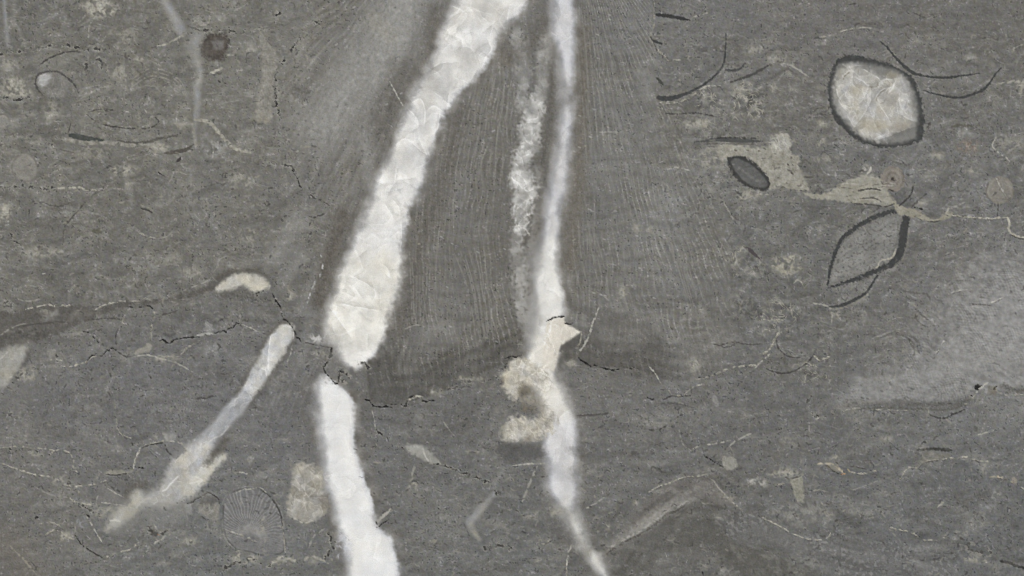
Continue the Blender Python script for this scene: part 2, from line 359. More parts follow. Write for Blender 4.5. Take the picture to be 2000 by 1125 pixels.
Pl([(1395, 1015), (1430, 1005), (1480, 1002), (1505, 1030), (1560, 1040), (1650, 1052), (1760, 1062), (1840, 1085), (1900, 1180), (1650, 1180), (1620, 1118), (1560, 1088), (1490, 1062), (1430, 1060)], (112, 111, 109), .6, 8, 2, pt=BRY2, big=5)
wn = win(1380, 1940, 990, 1200)
m = (ID[wn] == BRY2) * ss(0, .5, n60[wn] + .35)
dots = ss(.15, .7, np.sin(X[wn] * 2 * np.pi / 8.5 + n12[wn] * 2.5) * np.sin((Y[wn] + .4 * X[wn]) * 2 * np.pi / 7.5 + n12b[wn] * 2.5))
dots = ss(.05, .4, N(8, 7.5, seed=63)[wn] + .25 * n3[wn]); C[wn] += (m * (dots * 15 - 5))[..., None]
# wavy olive band under it
px()
Pl([(1290, 1077), (1317, 1047), (1350, 1020), (1383, 1013), (1410, 1033), (1433, 1057), (1467, 1073), (1500, 1083), (1550, 1100), (1600, 1125), (1640, 1180), (1440, 1180), (1443, 1125), (1417, 1103),
    (1383, 1070), (1350, 1073), (1300, 1080), (1277, 1103), (1233, 1113), (1190, 1130), (1195, 1110)], (90, 88, 82), .5, 12, 2, big=5)
Pl([(1190, 1080), (1260, 1040), (1320, 1000), (1345, 985), (1400, 995), (1350, 1015), (1300, 1060), (1240, 1095)], (95, 93, 88), .6, 9, 2, big=4)
Pl([(1200, 1060), (1240, 1005), (1270, 970), (1300, 945), (1340, 930), (1385, 930), (1410, 955), (1440, 990), (1400, 985), (1345, 978), (1290, 1015), (1230, 1050), (1180, 1085)], (113, 108, 103), .5, 8, 2, big=5, mott=9)
P_ = smooth(np.array([(1120, 1170), (1160, 1120), (1205, 1075), (1260, 1022), (1315, 972), (1368, 948), (1420, 962), (1480, 1010), (1560, 1042), (1650, 1066), (1760, 1086), (1880, 1116), (2010, 1150), (2300, 1220)], float), 4)
wn, q, sd = stroke_field(P_, np.zeros(len(P_)), 95); sd = sd + 9 * n60[wn] + 3 * n28[wn]
m = ss(95, 45, q) * (.65 + .5 * n150[wn] + .4 * n60b[wn])
C[wn] += (m * (6 * np.sin(sd / 6.5) + 5 * np.sin(sd / 2.6 + 3 * n60[wn]) * ss(-.2, .3, n60b[wn]) + 4 * np.sin(sd / 15 + 1)))[..., None]
CRU = part('calcite_crust', 'scalloped pale calcite crust along the lower wavy fossil edge', 0, 30)
wn, q, al = Pl([(1178, 1085), (1203, 1067), (1227, 1053), (1247, 1043), (1267, 1030), (1290, 1013), (1303, 1000), (1323, 995), (1346, 978), (1315, 984), (1290, 994), (1265, 1010), (1240, 1028), (1215, 1042), (1195, 1060)], (150, 148, 142), .7, 12, 2.5, pt=CRU, h=.3, mott=12, big=6)
St([(1190, 1074), (1203, 1064), (1227, 1049), (1247, 1039), (1267, 1026), (1290, 1009), (1303, 997), (1323, 991), (1346, 975)], 4.5, (174, 171, 165), .7, 3, 2.5, .3)
at(2, 2)
St([(530, 1014), (610, 956), (680, 916), (740, 888), (800, 848), (870, 798), (910, 758), (970, 742), (1030, 696)], 4, (74, 71, 66), .7, 2, 2.2, .1, h=-.6)

# dark band (left)
at(0, 1)
Pl([(-400, 700), (0, 694), (150, 690), (270, 665), (420, 668), (560, 682), (700, 648), (880, 640), (1060, 602), (1180, 562), (1260, 512), (1330, 470), (1420, 448), (1480, 458), (1330, 510), (1290, 560), (1200, 590), (1000, 640), (750, 672), (620, 715), (480, 765), (350, 830), (200, 872), (0, 905), (-400, 920)], (91, 88, 83), .75, 5, 2, big=4, mott=8)
plume([(1300, 610), (1400, 605), (1500, 620), (1560, 640)], 12, .4, (86, 84, 79), soft=8)
plume([(0, 850), (120, 835), (260, 840)], 14, .4, (82, 80, 76), soft=8)
plume([(160, 940), (140, 1010), (100, 1080)], 14, .4, (84, 82, 79), soft=7)
Pl([(400, 755), (415, 710), (450, 690), (520, 690), (540, 720), (480, 740)], (112, 109, 103), .6, 4, 1)
plume([(260, 740), (330, 710)], 12, .35, soft=7)
for k in range(13):                                        # short ribs of a worn fossil
    x = 500 + 27 * k
    St([(x, 545 + 8 * (k % 3)), (x + 8, 600), (x + 14, 640 + 6 * (k % 2))], 4, (132, 130, 124), .35, 2.5, 1, .2)

# solitary radial coral, bottom left
px()
RAD = part('radial_coral', 'round pale coral section with fine lines fanning out from its base', 0, 40)
wn, q, al = Pl([(436, 1005), (440, 975), (462, 958), (495, 955), (525, 968), (545, 995), (553, 1030), (556, 1075), (520, 1085), (490, 1078), (460, 1070), (440, 1045)], (119, 118, 117), .8, 3, 1.5, pt=RAD)
blend(wn, ss(3, 0, np.abs(q)) * .5 * ss(-.3, .1, n28[wn]), (76, 75, 73)); blend(wn, ss(2.5, 0, np.abs(q - 2.5)) * .35 * ss(-.2, .2, n28b[wn]), (152, 150, 146))
th = np.arctan2(Y[wn] - 1045, X[wn] - 485)
C[wn] += (al * ss(.1, .9, np.sin(th * 58 + n28[wn] * 5)) * ss(8, 30, np.hypot(X[wn] - 485, Y[wn] - 1045)) * ss(1080, 1030, Y[wn]) * 14)[..., None]
plume([(470, 1040), (490, 1030), (515, 1045)], 16, .5, (150, 148, 144), soft=9)

# ------------------------------------------------------------------ calcite veins: rows of (y, left edge, right edge)
def vein(rows, name, label, white=(222, 221, 218), sl=9., sr=6., jag=2.2, amount=1., fac=14., fv=V1, halo=.5, mott=7., lowtint=None, wob=3.):
    k = part(name, label, 0, 150)
    r = np.array(rows, float); y0, y1 = r[0, 0], r[-1, 0]; x0, x1 = r[:, 1].min(), r[:, 2].max()
    wn = win(x0 - 70, x1 + 70, y0 - 25, y1 + 25); gx, gy = X[wn], Y[wn]
    yy = np.arange(y0 - 30, y1 + 31, 1.)
    ker = np.hanning(17); ker /= ker.sum()
    def f(c):
        v = np.interp(yy, r[:, 0], r[:, c]); vp = np.pad(v, 8, mode='edge'); return np.interp(gy, yy, np.convolve(vp, ker, 'valid'))
    L, Rr = f(1), f(2)
    slo = np.gradient(np.interp(yy, r[:, 0], (r[:, 1] + r[:, 2]) / 2)); cosk = 1 / np.sqrt(1 + np.interp(gy, yy, np.convolve(np.pad(slo, 8, mode='edge'), ker, 'valid')) ** 2)
    edge = jag * (n12[wn] * .9 + n6[wn] * .45 + n3[wn] * .3) + wob * (n28[wn] * .8 + n60[wn] * 1.6)
    dl = (gx - L) * cosk + edge; dr = (Rr - gx) * cosk + edge + jag * n6b[wn]
    endm = ss(-7, 7, np.minimum(gy - y0, y1 - gy) + 5 * n12[wn])
    sharp = np.clip(1.1 + .9 * n60[wn] + .25 * n28b[wn], .5, 2.4)      # the diffuse edge tightens and loosens along the vein
    al = ss(-sl, sl, dl * sharp) * ss(-sr, sr, dr * sharp) * endm
    out = np.maximum(np.maximum(-dl, -dr), 0)
    blend(wn, halo * np.exp(-out / 16.) * (1 - al) * endm * np.clip(.7 + n28b[wn], .1, 1.2), (97, 92, 84))
    blend(wn, .5 * np.exp(-(out / 13.) ** 2) * endm * np.clip(.6 + 1.2 * n28[wn], 0, 1), (172, 170, 166))
    ft, fe = facets([v[wn] for v in fv], .055)
    ft2, fe2 = facets([v[wn] for v in V2], .10)
    body = np.asarray(white, np.float32) + np.zeros(al.shape + (3,), np.float32)
    if lowtint: 
        for (ya, yb, cc) in lowtint:
            t = (ss(ya - 40, ya, gy + 18 * n28[wn]) * ss(yb + 40, yb, gy + 18 * n28[wn]))[..., None]; body = body * (1 - t) + np.asarray(cc, np.float32) * t
    gate = ss(-.12, .3, n60[wn] + n28b[wn] * .4)
    body += (ft * fac * .45 + mott * (n60[wn] * 1.6 + n28b[wn] * 1.8 + n12[wn] * .7 + n6[wn] * .5 + n3[wn] * .5))[..., None]
    body += (n28[wn] * 1.5 + n60b[wn] * 2 + 1)[..., None] * np.array((.7, .2, -1), np.float32)
    core = ss(0, 12, np.minimum(dl, dr))
    body -= (1 - core)[..., None] * np.array((24, 23, 19), np.float32)
    blend(wn, al * amount, body)
    HT[wn] += al * (.25 + .35 * ft * fac / 14.)
    calc[wn] = np.maximum(calc[wn], al * amount)
    ID[wn] = np.where(al > .5, k, ID[wn])
    return k
# thin patchy white streaks between the two big veins
px()
VN = part('calcite_vein', 'thin patchy crystalline streak between the broad vein and the long vein', 0, 60)
for pts, a_ in (([(1008, 60, 20), (1022, 100, 26), (1021, 160, 24), (1018, 210, 22)], .34), ([(1040, 200, 26), (1043, 216, 34), (1036, 250, 42), (1030, 285, 44), (1018, 320, 34), (1018, 352, 42)], .62),
                ([(1018, 352, 44), (1026, 378, 44), (1020, 410, 32), (1016, 440, 26)], .68), ([(1016, 440, 28), (1010, 480, 22), (1016, 540, 26), (1018, 590, 26), (1030, 640, 26), (1040, 665, 20)], .42),
                ([(1080, 70, 24), (1066, 88, 30), (1060, 150, 24), (1052, 205, 22)], .38), ([(1050, 330, 10), (1044, 420, 14), (1030, 520, 18), (1030, 600, 22)], .25)):
    wn, al = St(pts, 10, (204, 203, 199), min(a_ * 1.35, .92), 9, 4, .0, wob=7., pt=VN if a_ > .3 else None, taper=False, mott=14)
    ft, fe = facets([v[wn] for v in V1], .05); C[wn] += (al * a_ * (ft * 26))[..., None]; calc[wn] = np.maximum(calc[wn], al * a_)
vein([(-760, 1240, 1400), (-330, 1040, 1200), (-120, 950, 1095), (0, 891, 1032), (33, 872, 1008), (50, 866, 988), (67, 861, 972), (100, 853, 963), (130, 835, 950), (150, 825, 931), (183, 808, 895), (217, 794, 872), (250, 783, 857), (283, 772, 847), (317, 754, 836), (350, 738, 828),
      (375, 730, 818), (408, 716, 800), (442, 703, 792), (475, 688, 787), (508, 674, 787), (542, 663, 783), (575, 652, 774), (608, 640, 764), (642, 632, 756), (660, 636, 748), (675, 646, 740), (692, 657, 731), (708, 672, 716), (722, 684, 700)],
     'calcite_vein', 'broad white crystalline calcite vein slanting through the coral, ending at a dark crack', (223, 222, 219), 15, 9, fac=13, jag=2.4, wob=3.,
     mott=9, lowtint=[(-400, 330, (208, 207, 204)), (520, 660, (225, 223, 216))])
vein([(733, 628, 640), (750, 622, 656), (767, 620, 680), (783, 620, 693), (817, 622, 692), (850, 625, 692), (883, 632, 697), (917, 634, 707), (950, 641, 717), (983, 650, 730), (1010, 657, 732), (1028, 663, 738), (1050, 670, 763),
      (1083, 677, 775), (1103, 679, 783), (1125, 678, 780), (1260, 690, 800), (1460, 700, 790), (1850, 720, 800)], 'calcite_vein', 'smooth bright white calcite vein below the dark crack, widening downward', (230, 230, 229), 19, 5, fac=4, mott=5, halo=.9, jag=2.0, wob=2.)
vein([(-760, 1190, 1225), (-330, 1120, 1165), (-100, 1090, 1125), (0, 1080, 1117), (33, 1078, 1122), (67, 1080, 1122), (100, 1094, 1121), (167, 1098, 1118), (233, 1097, 1118), (283, 1089, 1114), (317, 1083, 1109), (367, 1073, 1106), (408, 1066, 1095), (442, 1062, 1091), (475, 1055, 1089),
      (508, 1047, 1088), (542, 1044, 1093), (575, 1045, 1100), (608, 1042, 1106), (630, 1040, 1092), (658, 1033, 1090), (675, 1029, 1089), (708, 1026, 1089), (725, 1030, 1083), (750, 1044, 1097), (783, 1056, 1108), (817, 1066, 1123), (850, 1063, 1127),
      (883, 1064, 1127), (917, 1072, 1127), (950, 1071, 1128), (983, 1085, 1127), (1000, 1100, 1127), (1017, 1103, 1132), (1033, 1112, 1138), (1050, 1122, 1144), (1067, 1133, 1152), (1083, 1147, 1168), (1100, 1156, 1174), (1125, 1173, 1192), (1160, 1190, 1204), (1250, 1230, 1246), (1420, 1290, 1294)],
     'calcite_vein', 'long narrow white calcite vein running past the cream fragment, tapering at its foot', (218, 218, 217), 15, 11, fac=6, halo=.55, jag=1.5, wob=1.6,
     lowtint=[(-400, 460, (202, 202, 204)), (480, 640, (222, 221, 217)), (680, 800, (226, 223, 215)), (840, 980, (206, 206, 208)), (1000, 1200, (206, 205, 200))])
# diagonal vein, lower left: upper arm and the mottled lower mass
def svein(pts, label, c, a=.95, soft=3., jag=3., fac=12., fv=V2, mott=10, halo=((92, 88, 81), 14, .45), tint=5., name='calcite_vein', cid=None, brk=0.):
    k = cid or part(name, label, 0, 100)
    wn, al = St(pts, 10, c, 0, soft * 1.6, jag * .5, brk, h=.25, pt=k, taper=False, halo=halo, wob=4. if pts[0][2] > 18 else 2.)
    ft, fe = facets([v[wn] for v in fv], .11)
    cc = np.asarray(c, np.float32) + (ft * fac * .6 + fe * fac * .4 * ss(-.2, .3, n28[wn]) + mott * (n12b[wn] + n6[wn] * .7 + n28[wn] * .9 + n3[wn] * .6))[..., None] + (tint * (n28b[wn] + n12[wn]))[..., None] * np.array((.7, .2, -1), np.float32)
    blend(wn, al * a, cc); calc[wn] = np.maximum(calc[wn], al * a)
    return k
px()
D = svein([(560, 643, 26), (549, 662, 42), (531, 690, 38), (514, 720, 36), (498, 745, 32), (480, 772, 28)], 'slanting white calcite vein from the black crack down to a mottled cream foot', (197, 196, 192), soft=3, fac=16)
svein([(484, 766, 26), (462, 795, 31), (437, 822, 31), (413, 850, 28), (396, 876, 34)], None, (172, 173, 175), .9, 4, 2.5, cid=D, fac=9, tint=2, halo=None)
svein([(396, 874, 38), (378, 898, 64), (364, 925, 76), (350, 948, 62), (326, 966, 44), (300, 976, 24)], None, (190, 188, 183), .92, 6, 6, cid=D, fac=18, mott=13, halo=None)
svein([(434, 893, 16), (412, 905, 30), (394, 930, 26), (365, 955, 28)], None, (202, 199, 188), .85, 4, 5, cid=D, fac=18, halo=None)
svein([(300, 976, 16), (280, 978, 22), (268, 968, 24)], None, (190, 188, 180), .8, 5, 3, cid=D, fac=16, halo=None)
svein([(266, 982, 30), (242, 1003, 32), (224, 1020, 22), (210, 1034, 8)], None, (180, 177, 166), .9, 5, 5, cid=D, fac=16, halo=None)
plume([(300, 975), (270, 995), (235, 1020)], 44, .22, soft=20)
plume([(345, 960), (325, 990), (320, 1020)], 60, .25, soft=26)
plume([(440, 860), (405, 905)], 14, .4, (90, 86, 79), soft=8)
zo(180, 830, 5.114)
St([(1360, 20), (1290, 100), (1210, 135), (1130, 215)], 2.4, (205, 204, 200), .7, 1.2, .6)
St([(870, 505), (800, 570), (740, 640), (700, 660)], 3, (222, 221, 218), .8, 1.3, .6)
St([(1030, 520), (1100, 550), (1060, 590)], 2.2, (222, 220, 212), .7, 1.2, .5)
St([(920, 700), (930, 640), (960, 560)], 2, (205, 203, 196), .5)
St([(170, 960), (230, 950), (280, 965)], 3, (210, 207, 196), .7)
St([(200, 930), (280, 950)], 2.4, (206, 203, 190), .6)
St([(440, 830), (480, 780), (540, 740), (600, 730)], 3, (186, 184, 176), .7, 1.6, .6)
# upper left faint veins
px()
svein([(320, -30, 10), (322, 0, 12), (335, 24, 16), (347, 44, 16), (353, 62, 17)], 'short faint white vein ending at the speckled seam beside a brown nodule', (165, 165, 165), .72, 5, 2, fac=4, halo=None)
D2 = svein([(384, 70, 20), (380, 95, 26), (384, 118, 20)], 'faint vertical white vein broken into pieces beside the brown nodule', (150, 150, 148), .62, 7, 3, fac=4, halo=None)
svein([(386, 124, 10), (392, 146, 12), (384, 170, 14), (386, 196, 13), (383, 226, 9)], None, (160, 160, 158), .66, 3.5, 2.5, fac=8, halo=None, cid=D2)
svein([(383, 226, 7), (380, 262, 6), (384, 290, 5)], None, (146, 145, 142), .55, 3, 2, fac=4, halo=None, cid=D2)
svein([(370, 330, 8), (374, 370, 9), (372, 400, 14), (368, 416, 10)], None, (142, 141, 138), .5, 5, 3, fac=4, halo=None, cid=D2, brk=.3)
svein([(8, -30, 7), (9, 10, 7), (12, 45, 7), (16, 88, 6)], 'thin pale vertical vein at the upper left corner', (150, 150, 149), .66, 3, 1.2, fac=3, halo=None)
plume([(27, -10), (28, 40)], 8, .2, soft=5)
plume([(245, 340), (253, 372), (258, 400)], 10, .25, soft=6)
# small white veins, bottom middle
D3 = svein([(964, 966, 9), (940, 993, 14), (917, 1020, 13)], 'small grey white vein stub slanting to a bent foot', (156, 156, 156), .8, 3, 1.5, fac=4, halo=None)
svein([(917, 1020, 9), (923, 1036, 13), (936, 1053, 9)], None, (152, 149, 140), .75, 3, 2, fac=8, halo=None, cid=D3)
plume([(963, 947), (985, 915)], 10, .25, soft=6)

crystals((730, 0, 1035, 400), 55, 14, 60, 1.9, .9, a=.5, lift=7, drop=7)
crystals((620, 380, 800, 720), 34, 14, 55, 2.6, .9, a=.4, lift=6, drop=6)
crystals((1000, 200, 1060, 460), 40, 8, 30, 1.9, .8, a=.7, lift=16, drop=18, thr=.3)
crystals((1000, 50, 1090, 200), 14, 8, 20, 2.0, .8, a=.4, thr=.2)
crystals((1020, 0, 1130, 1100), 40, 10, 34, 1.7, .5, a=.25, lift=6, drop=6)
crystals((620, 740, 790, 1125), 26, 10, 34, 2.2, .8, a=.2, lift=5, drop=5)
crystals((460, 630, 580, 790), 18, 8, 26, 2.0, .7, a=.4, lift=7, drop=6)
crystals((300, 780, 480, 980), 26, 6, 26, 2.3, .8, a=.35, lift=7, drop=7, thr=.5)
# ------------------------------------------------------------------ calcite patches
zo(960, 600, 4.018)
FR = part('calcite_fragment', 'cream calcite wedge with a pointed tip jutting from the long vein', 0, 60)
Pl([(440, 110), (500, 82), (570, 78), (582, 125), (640, 155), (705, 195), (610, 258), (540, 305), (520, 400), (490, 500), (400, 480), (400, 300)], (219, 213, 201), .95, 3, 1, pt=FR, sub=1, mott=6, fac=10, fv=V1, cl=1, h=.3)
Pl([(700, 205), (712, 235), (690, 300), (610, 335), (530, 350), (545, 310), (620, 262)], (92, 90, 86), .85, 3, 1, sub=1)
Pl([(540, 380), (600, 370), (610, 430), (540, 460), (520, 430)], (86, 84, 79), .6, 8, 2)
CP = part('calcite_patch', 'cream crystal patch with brown pits touching the long vein', 0, 60)
Pl([(70, 520), (120, 480), (160, 410), (210, 395), (290, 420), (340, 450), (420, 520), (420, 640), (340, 650), (260, 640), (200, 720), (120, 680), (80, 590)], (192, 187, 174), .92, 7, 3.5, pt=CP, mott=13, fac=20, fv=V1, cl=.8, tint=6, big=4)
Pl([(220, 620), (260, 600), (320, 620), (330, 690), (250, 700), (210, 680)], (105, 98, 84), .75, 9, 3, mott=10, big=3)
Pl([(70, 560), (95, 555), (100, 590), (80, 600)], (112, 105, 94), .6, 4, 1)
Pl([(240, 770), (320, 770), (340, 810), (250, 820)], (112, 104, 90), .6, 9, 3)
Pl([(230, 720), (360, 690), (430, 760), (420, 830), (330, 780)], (168, 162, 148), .6, 12, 4, mott=12)
CP2 = part('calcite_patch', 'ragged cream patch left of the long vein above a dark stripe', 0, 60)
Pl([(90, 940), (160, 870), (230, 850), (330, 870), (480, 820), (500, 960), (400, 1010), (340, 1050), (220, 1060), (120, 1050), (80, 1000)], (186, 181, 169), .92, 7, 4.5, pt=CP2, mott=14, fac=18, fv=V2, cl=.8, tint=6, big=4)
Pl([(250, 1020), (300, 1010), (310, 1050), (260, 1060)], (128, 120, 108), .6, 6, 2)
Pl([(60, 1075), (220, 1070), (380, 1100), (420, 1180), (250, 1210), (60, 1190)], (88, 87, 85), .75, 8, 2)
St([(440, 130), (465, 120), (455, 180), (410, 260)], 2.4, (240, 238, 232), .8)
St([(545, 205), (560, 160), (590, 145)], 2, (240, 236, 226), .7)
St([(205, 430), (215, 480)], 2, (210, 207, 198), .7); St([(220, 440), (260, 510)], 2, (206, 203, 192), .6)
St([(400, 265), (440, 300), (430, 340)], 2, (240, 240, 238), .6)
St([(480, 980), (495, 940), (520, 800)], 2.2, (236, 235, 231), .5)
St([(435, 112), (480, 86), (520, 78), (572, 73)], 2.6, DK, .9, 1.1, 1, h=-2); St([(575, 125), (615, 135), (640, 125)], 2.2, DK, .8, 1.1, 1, h=-2); St([(640, 150), (705, 200)], 1.8, (60, 58, 55), .7, 1.1, 1.2)
St([(708, 205), (695, 275), (680, 300)], 2.2, (170, 166, 150), .7)
St([(150, 405), (110, 500)], 2, (60, 58, 56), .6); St([(165, 393), (220, 382), (235, 378)], 2, DK, .7, 1, 1.2)
at(1, 2)
CP3 = part('calcite_patch', 'square warm beige crystal patch left of the bright lower vein', 0, 60)
Pl([(215, 480), (290, 468), (380, 490), (395, 560), (400, 640), (425, 690), (410, 760), (360, 790), (290, 820), (240, 800), (190, 770), (180, 690), (210, 600)], (163, 159, 149), .9, 6, 3, pt=CP3, mott=13, fac=24, fv=V1, cl=.7, tint=5, big=3)
Pl([(250, 630), (290, 625), (300, 660), (260, 665)], (128, 121, 108), .6, 5, 2)
Pl([(370, 660), (420, 650), (425, 720), (390, 710)], (118, 112, 104), .7, 5, 2)
St([(190, 770), (240, 795), (280, 815), (330, 800)], 2, (196, 193, 184), .6); St([(310, 660), (340, 610), (360, 580)], 1.8, (205, 202, 194), .6); St([(320, 530), (330, 570)], 1.8, (208, 205, 198), .6)
LENS = part('calcite_lens', 'small pale calcite lens lying on a thin seam right of the bright vein', 0, 40)
Pl([(870, 360), (930, 352), (1000, 375), (1050, 430), (1085, 470), (1010, 462), (950, 425), (890, 395)], (158, 157, 150), .85, 4, 1.5, pt=LENS, mott=10, fac=14, fv=V1, cl=.6)
St([(980, 380), (990, 420), (1010, 450)], 2, (200, 198, 190), .7)
at(0, 1)
WP = part('calcite_patch', 'white cream crescent capping the dark bedding band by the crack', 0, 50)
Pl([(1265, 578), (1305, 520), (1370, 486), (1450, 480), (1540, 500), (1578, 545), (1560, 570), (1490, 584), (1425, 545), (1390, 560), (1340, 575)], (196, 192, 180), .92, 5, 2, pt=WP, mott=10, fac=14, fv=V2, cl=.8, tint=5)
St([(1260, 522), (1320, 474), (1400, 456), (1500, 462), (1590, 505)], 7, (88, 84, 76), .5, 5, 1); St([(1250, 470), (1330, 424), (1420, 412), (1510, 418), (1590, 450)], 7, (122, 119, 113), .5, 4, 1)
WP2 = part('calcite_patch', 'cloudy white patch under the dark bedding band at the left side', 0, 50)
Pl([(-250, 930), (0, 930), (60, 905), (150, 902), (155, 940), (120, 1020), (80, 1080), (40, 1130), (-20, 1150), (-250, 1150)], (160, 158, 150), .88, 7, 2, pt=WP2, mott=12, fac=12, fv=V1, cl=.7, tint=4)
St([(0, 980), (25, 960), (50, 930)], 2, (196, 194, 188), .6); St([(50, 1090), (75, 1080)], 3, (200, 198, 194), .6)

# ------------------------------------------------------------------ shells
# big calcite-filled brachiopod
zo(1600, 90, 5.356)
BW = part('brachiopod_fossil', 'large rounded brachiopod with dark serrated shell and white crystal filling', 0, 50)
BF = part('calcite_filling', 'white and honey calcite crystals filling the brachiopod', BW, 40)
outer = [(190, 150), (260, 105), (340, 95), (430, 105), (560, 145), (700, 175), (800, 215), (880, 260), (960, 310), (1010, 390), (1045, 480), (1070, 590), (1085, 700), (1100, 830), (1095, 920), (1060, 985), (1000, 1010), (900, 1035), (760, 1060), (620, 1055),
         (520, 1030), (420, 990), (350, 950), (280, 890), (190, 800), (130, 710), (105, 600), (95, 480), (105, 360), (135, 240)]
inner = [(215, 190), (300, 170), (400, 170), (520, 185), (680, 215), (800, 250), (880, 300), (940, 370), (990, 460), (1020, 560), (1035, 680), (1035, 800), (1010, 870), (1015, 960), (960, 980), (860, 1010), (760, 1022), (660, 1020), (560, 1000), (470, 965), (360, 890), (270, 800), (190, 700), (145, 590), (140, 470), (150, 360), (180, 260)]
Pl(outer, (66, 67, 66), .93, 2.2, 1.9, pt=BW, mott=6, h=-.5)
Pl(inner, (128, 127, 123), .95, 5.5, 1.2, pt=BF, mott=6, h=.3, cl=.6)
Pl([(210, 240), (330, 205), (420, 215), (600, 300), (720, 330), (800, 290), (900, 360), (950, 470), (960, 600), (1000, 740), (960, 800), (820, 880), (740, 950), (600, 980), (480, 950), (360, 850), (280, 760), (200, 640), (165, 500), (170, 350)], (180, 178, 172), .95, 9, 2, mott=12, fac=20, fv=V1, cl=.6, tint=5)
Pl([(420, 220), (480, 250), (560, 290), (640, 350), (620, 410), (560, 430), (500, 390), (440, 320)], (160, 158, 151), .75, 4, 1, mott=5, sub=2)
Pl([(330, 420), (420, 400), (460, 450), (400, 510), (330, 490)], (166, 158, 138), .6, 9, 2); Pl([(690, 280), (780, 270), (800, 320), (720, 340)], (142, 136, 120), .6, 6, 1)
Pl([(640, 470), (760, 480), (800, 560), (760, 640), (660, 600), (630, 530)], (158, 155, 150), .6, 6, 1.5, mott=6)
Pl([(430, 800), (560, 760), (680, 790), (720, 850), (600, 900), (470, 880)], (172, 164, 143), .6, 10, 2, mott=8); Pl([(760, 830), (860, 800), (960, 800), (900, 880), (780, 900)], (150, 143, 130), .6, 8, 2)
Pl([(600, 640), (700, 690), (660, 740), (600, 720)], (176, 170, 155), .5, 6, 2)
BR = (226, 225, 221)
for pts, w_, a_ in (([(470, 245), (540, 285), (600, 320), (640, 355)], 3, .85), ([(395, 340), (460, 370), (500, 410), (550, 438), (600, 436)], 3.2, .9), ([(515, 440), (500, 490), (460, 560), (420, 600)], 2.2, .6),
                    ([(540, 470), (538, 560), (500, 660), (440, 750), (390, 820), (350, 865)], 2.6, .75), ([(640, 370), (690, 345), (760, 350), (800, 340)], 3, .8), ([(600, 570), (598, 530), (640, 470), (700, 440), (760, 430), (790, 370)], 2.8, .85),
                    ([(790, 370), (770, 430), (720, 490)], 5, .6), ([(200, 360), (240, 340), (250, 300), (320, 255)], 4, .8), ([(180, 440), (195, 520), (215, 555)], 2.2, .7), ([(830, 510), (835, 570), (850, 640)], 4, .5),
                    ([(860, 720), (930, 760), (990, 785)], 4, .6), ([(640, 640), (680, 690), (710, 740)], 2.4, .7), ([(300, 740), (330, 790), (360, 840)], 2.2, .6), ([(580, 720), (575, 790), (600, 850)], 1.8, .35),
                    ([(820, 900), (880, 880), (980, 850)], 2, .5), ([(480, 950), (560, 975), (660, 965), (760, 930)], 3, .45), ([(270, 620), (330, 640), (350, 600)], 2, .5), ([(690, 700), (740, 780)], 2, .4)):
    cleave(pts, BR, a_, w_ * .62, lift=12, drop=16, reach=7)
for pts, w_, a_ in (([(520, 420), (565, 430), (605, 420), (615, 380)], 2.4, .5), ([(605, 580), (605, 540), (650, 480), (690, 455)], 2.2, .7), ([(255, 350), (265, 315), (320, 270)], 2.2, .7), ([(405, 300), (412, 240)], 2, .5), ([(640, 600), (680, 585), (700, 540)], 2, .3), ([(190, 530), (210, 555)], 2, .6)):
    St(pts, w_, (112, 106, 92), a_, 1.5, .6, h=-.4)
plume([(345, 860), (500, 960), (640, 1000)], 4, .4, (160, 157, 150), soft=3)
# little lens shell
at(2, 0)
LW = part('shell_fossil', 'small dark rimmed lens shaped shell under the pale khaki patch', 0, 40)
LF = part('shell_filling', 'smooth grey mud filling the small lens shell', LW, 30)
# pale khaki patches first (they lie around the shells)
KP = part('mineral_patch', 'khaki mineral patch wrapping the small lens shell', 0, 40)
Pl([(1200, 850), (1290, 838), (1400, 850), (1500, 860), (1560, 780), (1610, 780), (1640, 840), (1632, 890), (1680, 920), (1690, 1000), (1722, 1062), (1742, 1118), (1700, 1124), (1600, 1096), (1510, 1110), (1500, 1050), (1430, 960), (1350, 912), (1260, 935), (1220, 915)], (152, 149, 138), .88, 4, 2.5, pt=KP, mott=14, big=4, tint=1)
Pl([(1530, 820), (1600, 800), (1625, 860), (1560, 880)], (176, 174, 168), .8, 8, 3, fac=14, fv=V2, mott=14)
for (x_, y_) in ((1480, 870), (1540, 900), (1590, 960), (1640, 1010), (1560, 1040), (1450, 885), (1610, 1070), (1530, 970), (1380, 880), (1310, 880)): St([(x_ - 4, y_), (x_ + 5, y_ + 3)], 4, (94, 90, 80), .7, 1.6, .8)
at(2, 0)
Pl([(1262, 930), (1300, 913), (1350, 918), (1420, 955), (1475, 1010), (1510, 1060), (1500, 1112), (1440, 1114), (1370, 1094), (1310, 1045), (1278, 990)], (64, 64, 62), .92, 2, 1.6, pt=LW, mott=4, h=-.4)
Pl([(1285, 940), (1330, 930), (1400, 965), (1460, 1020), (1495, 1070), (1485, 1098), (1430, 1096), (1370, 1068), (1320, 1020), (1292, 975)], (98, 98, 96), .92, 2.4, .8, pt=LF, mott=6, h=.2)
plume([(1330, 985), (1390, 1030), (1450, 1070)], 3, .35, (124, 122, 118), soft=3)
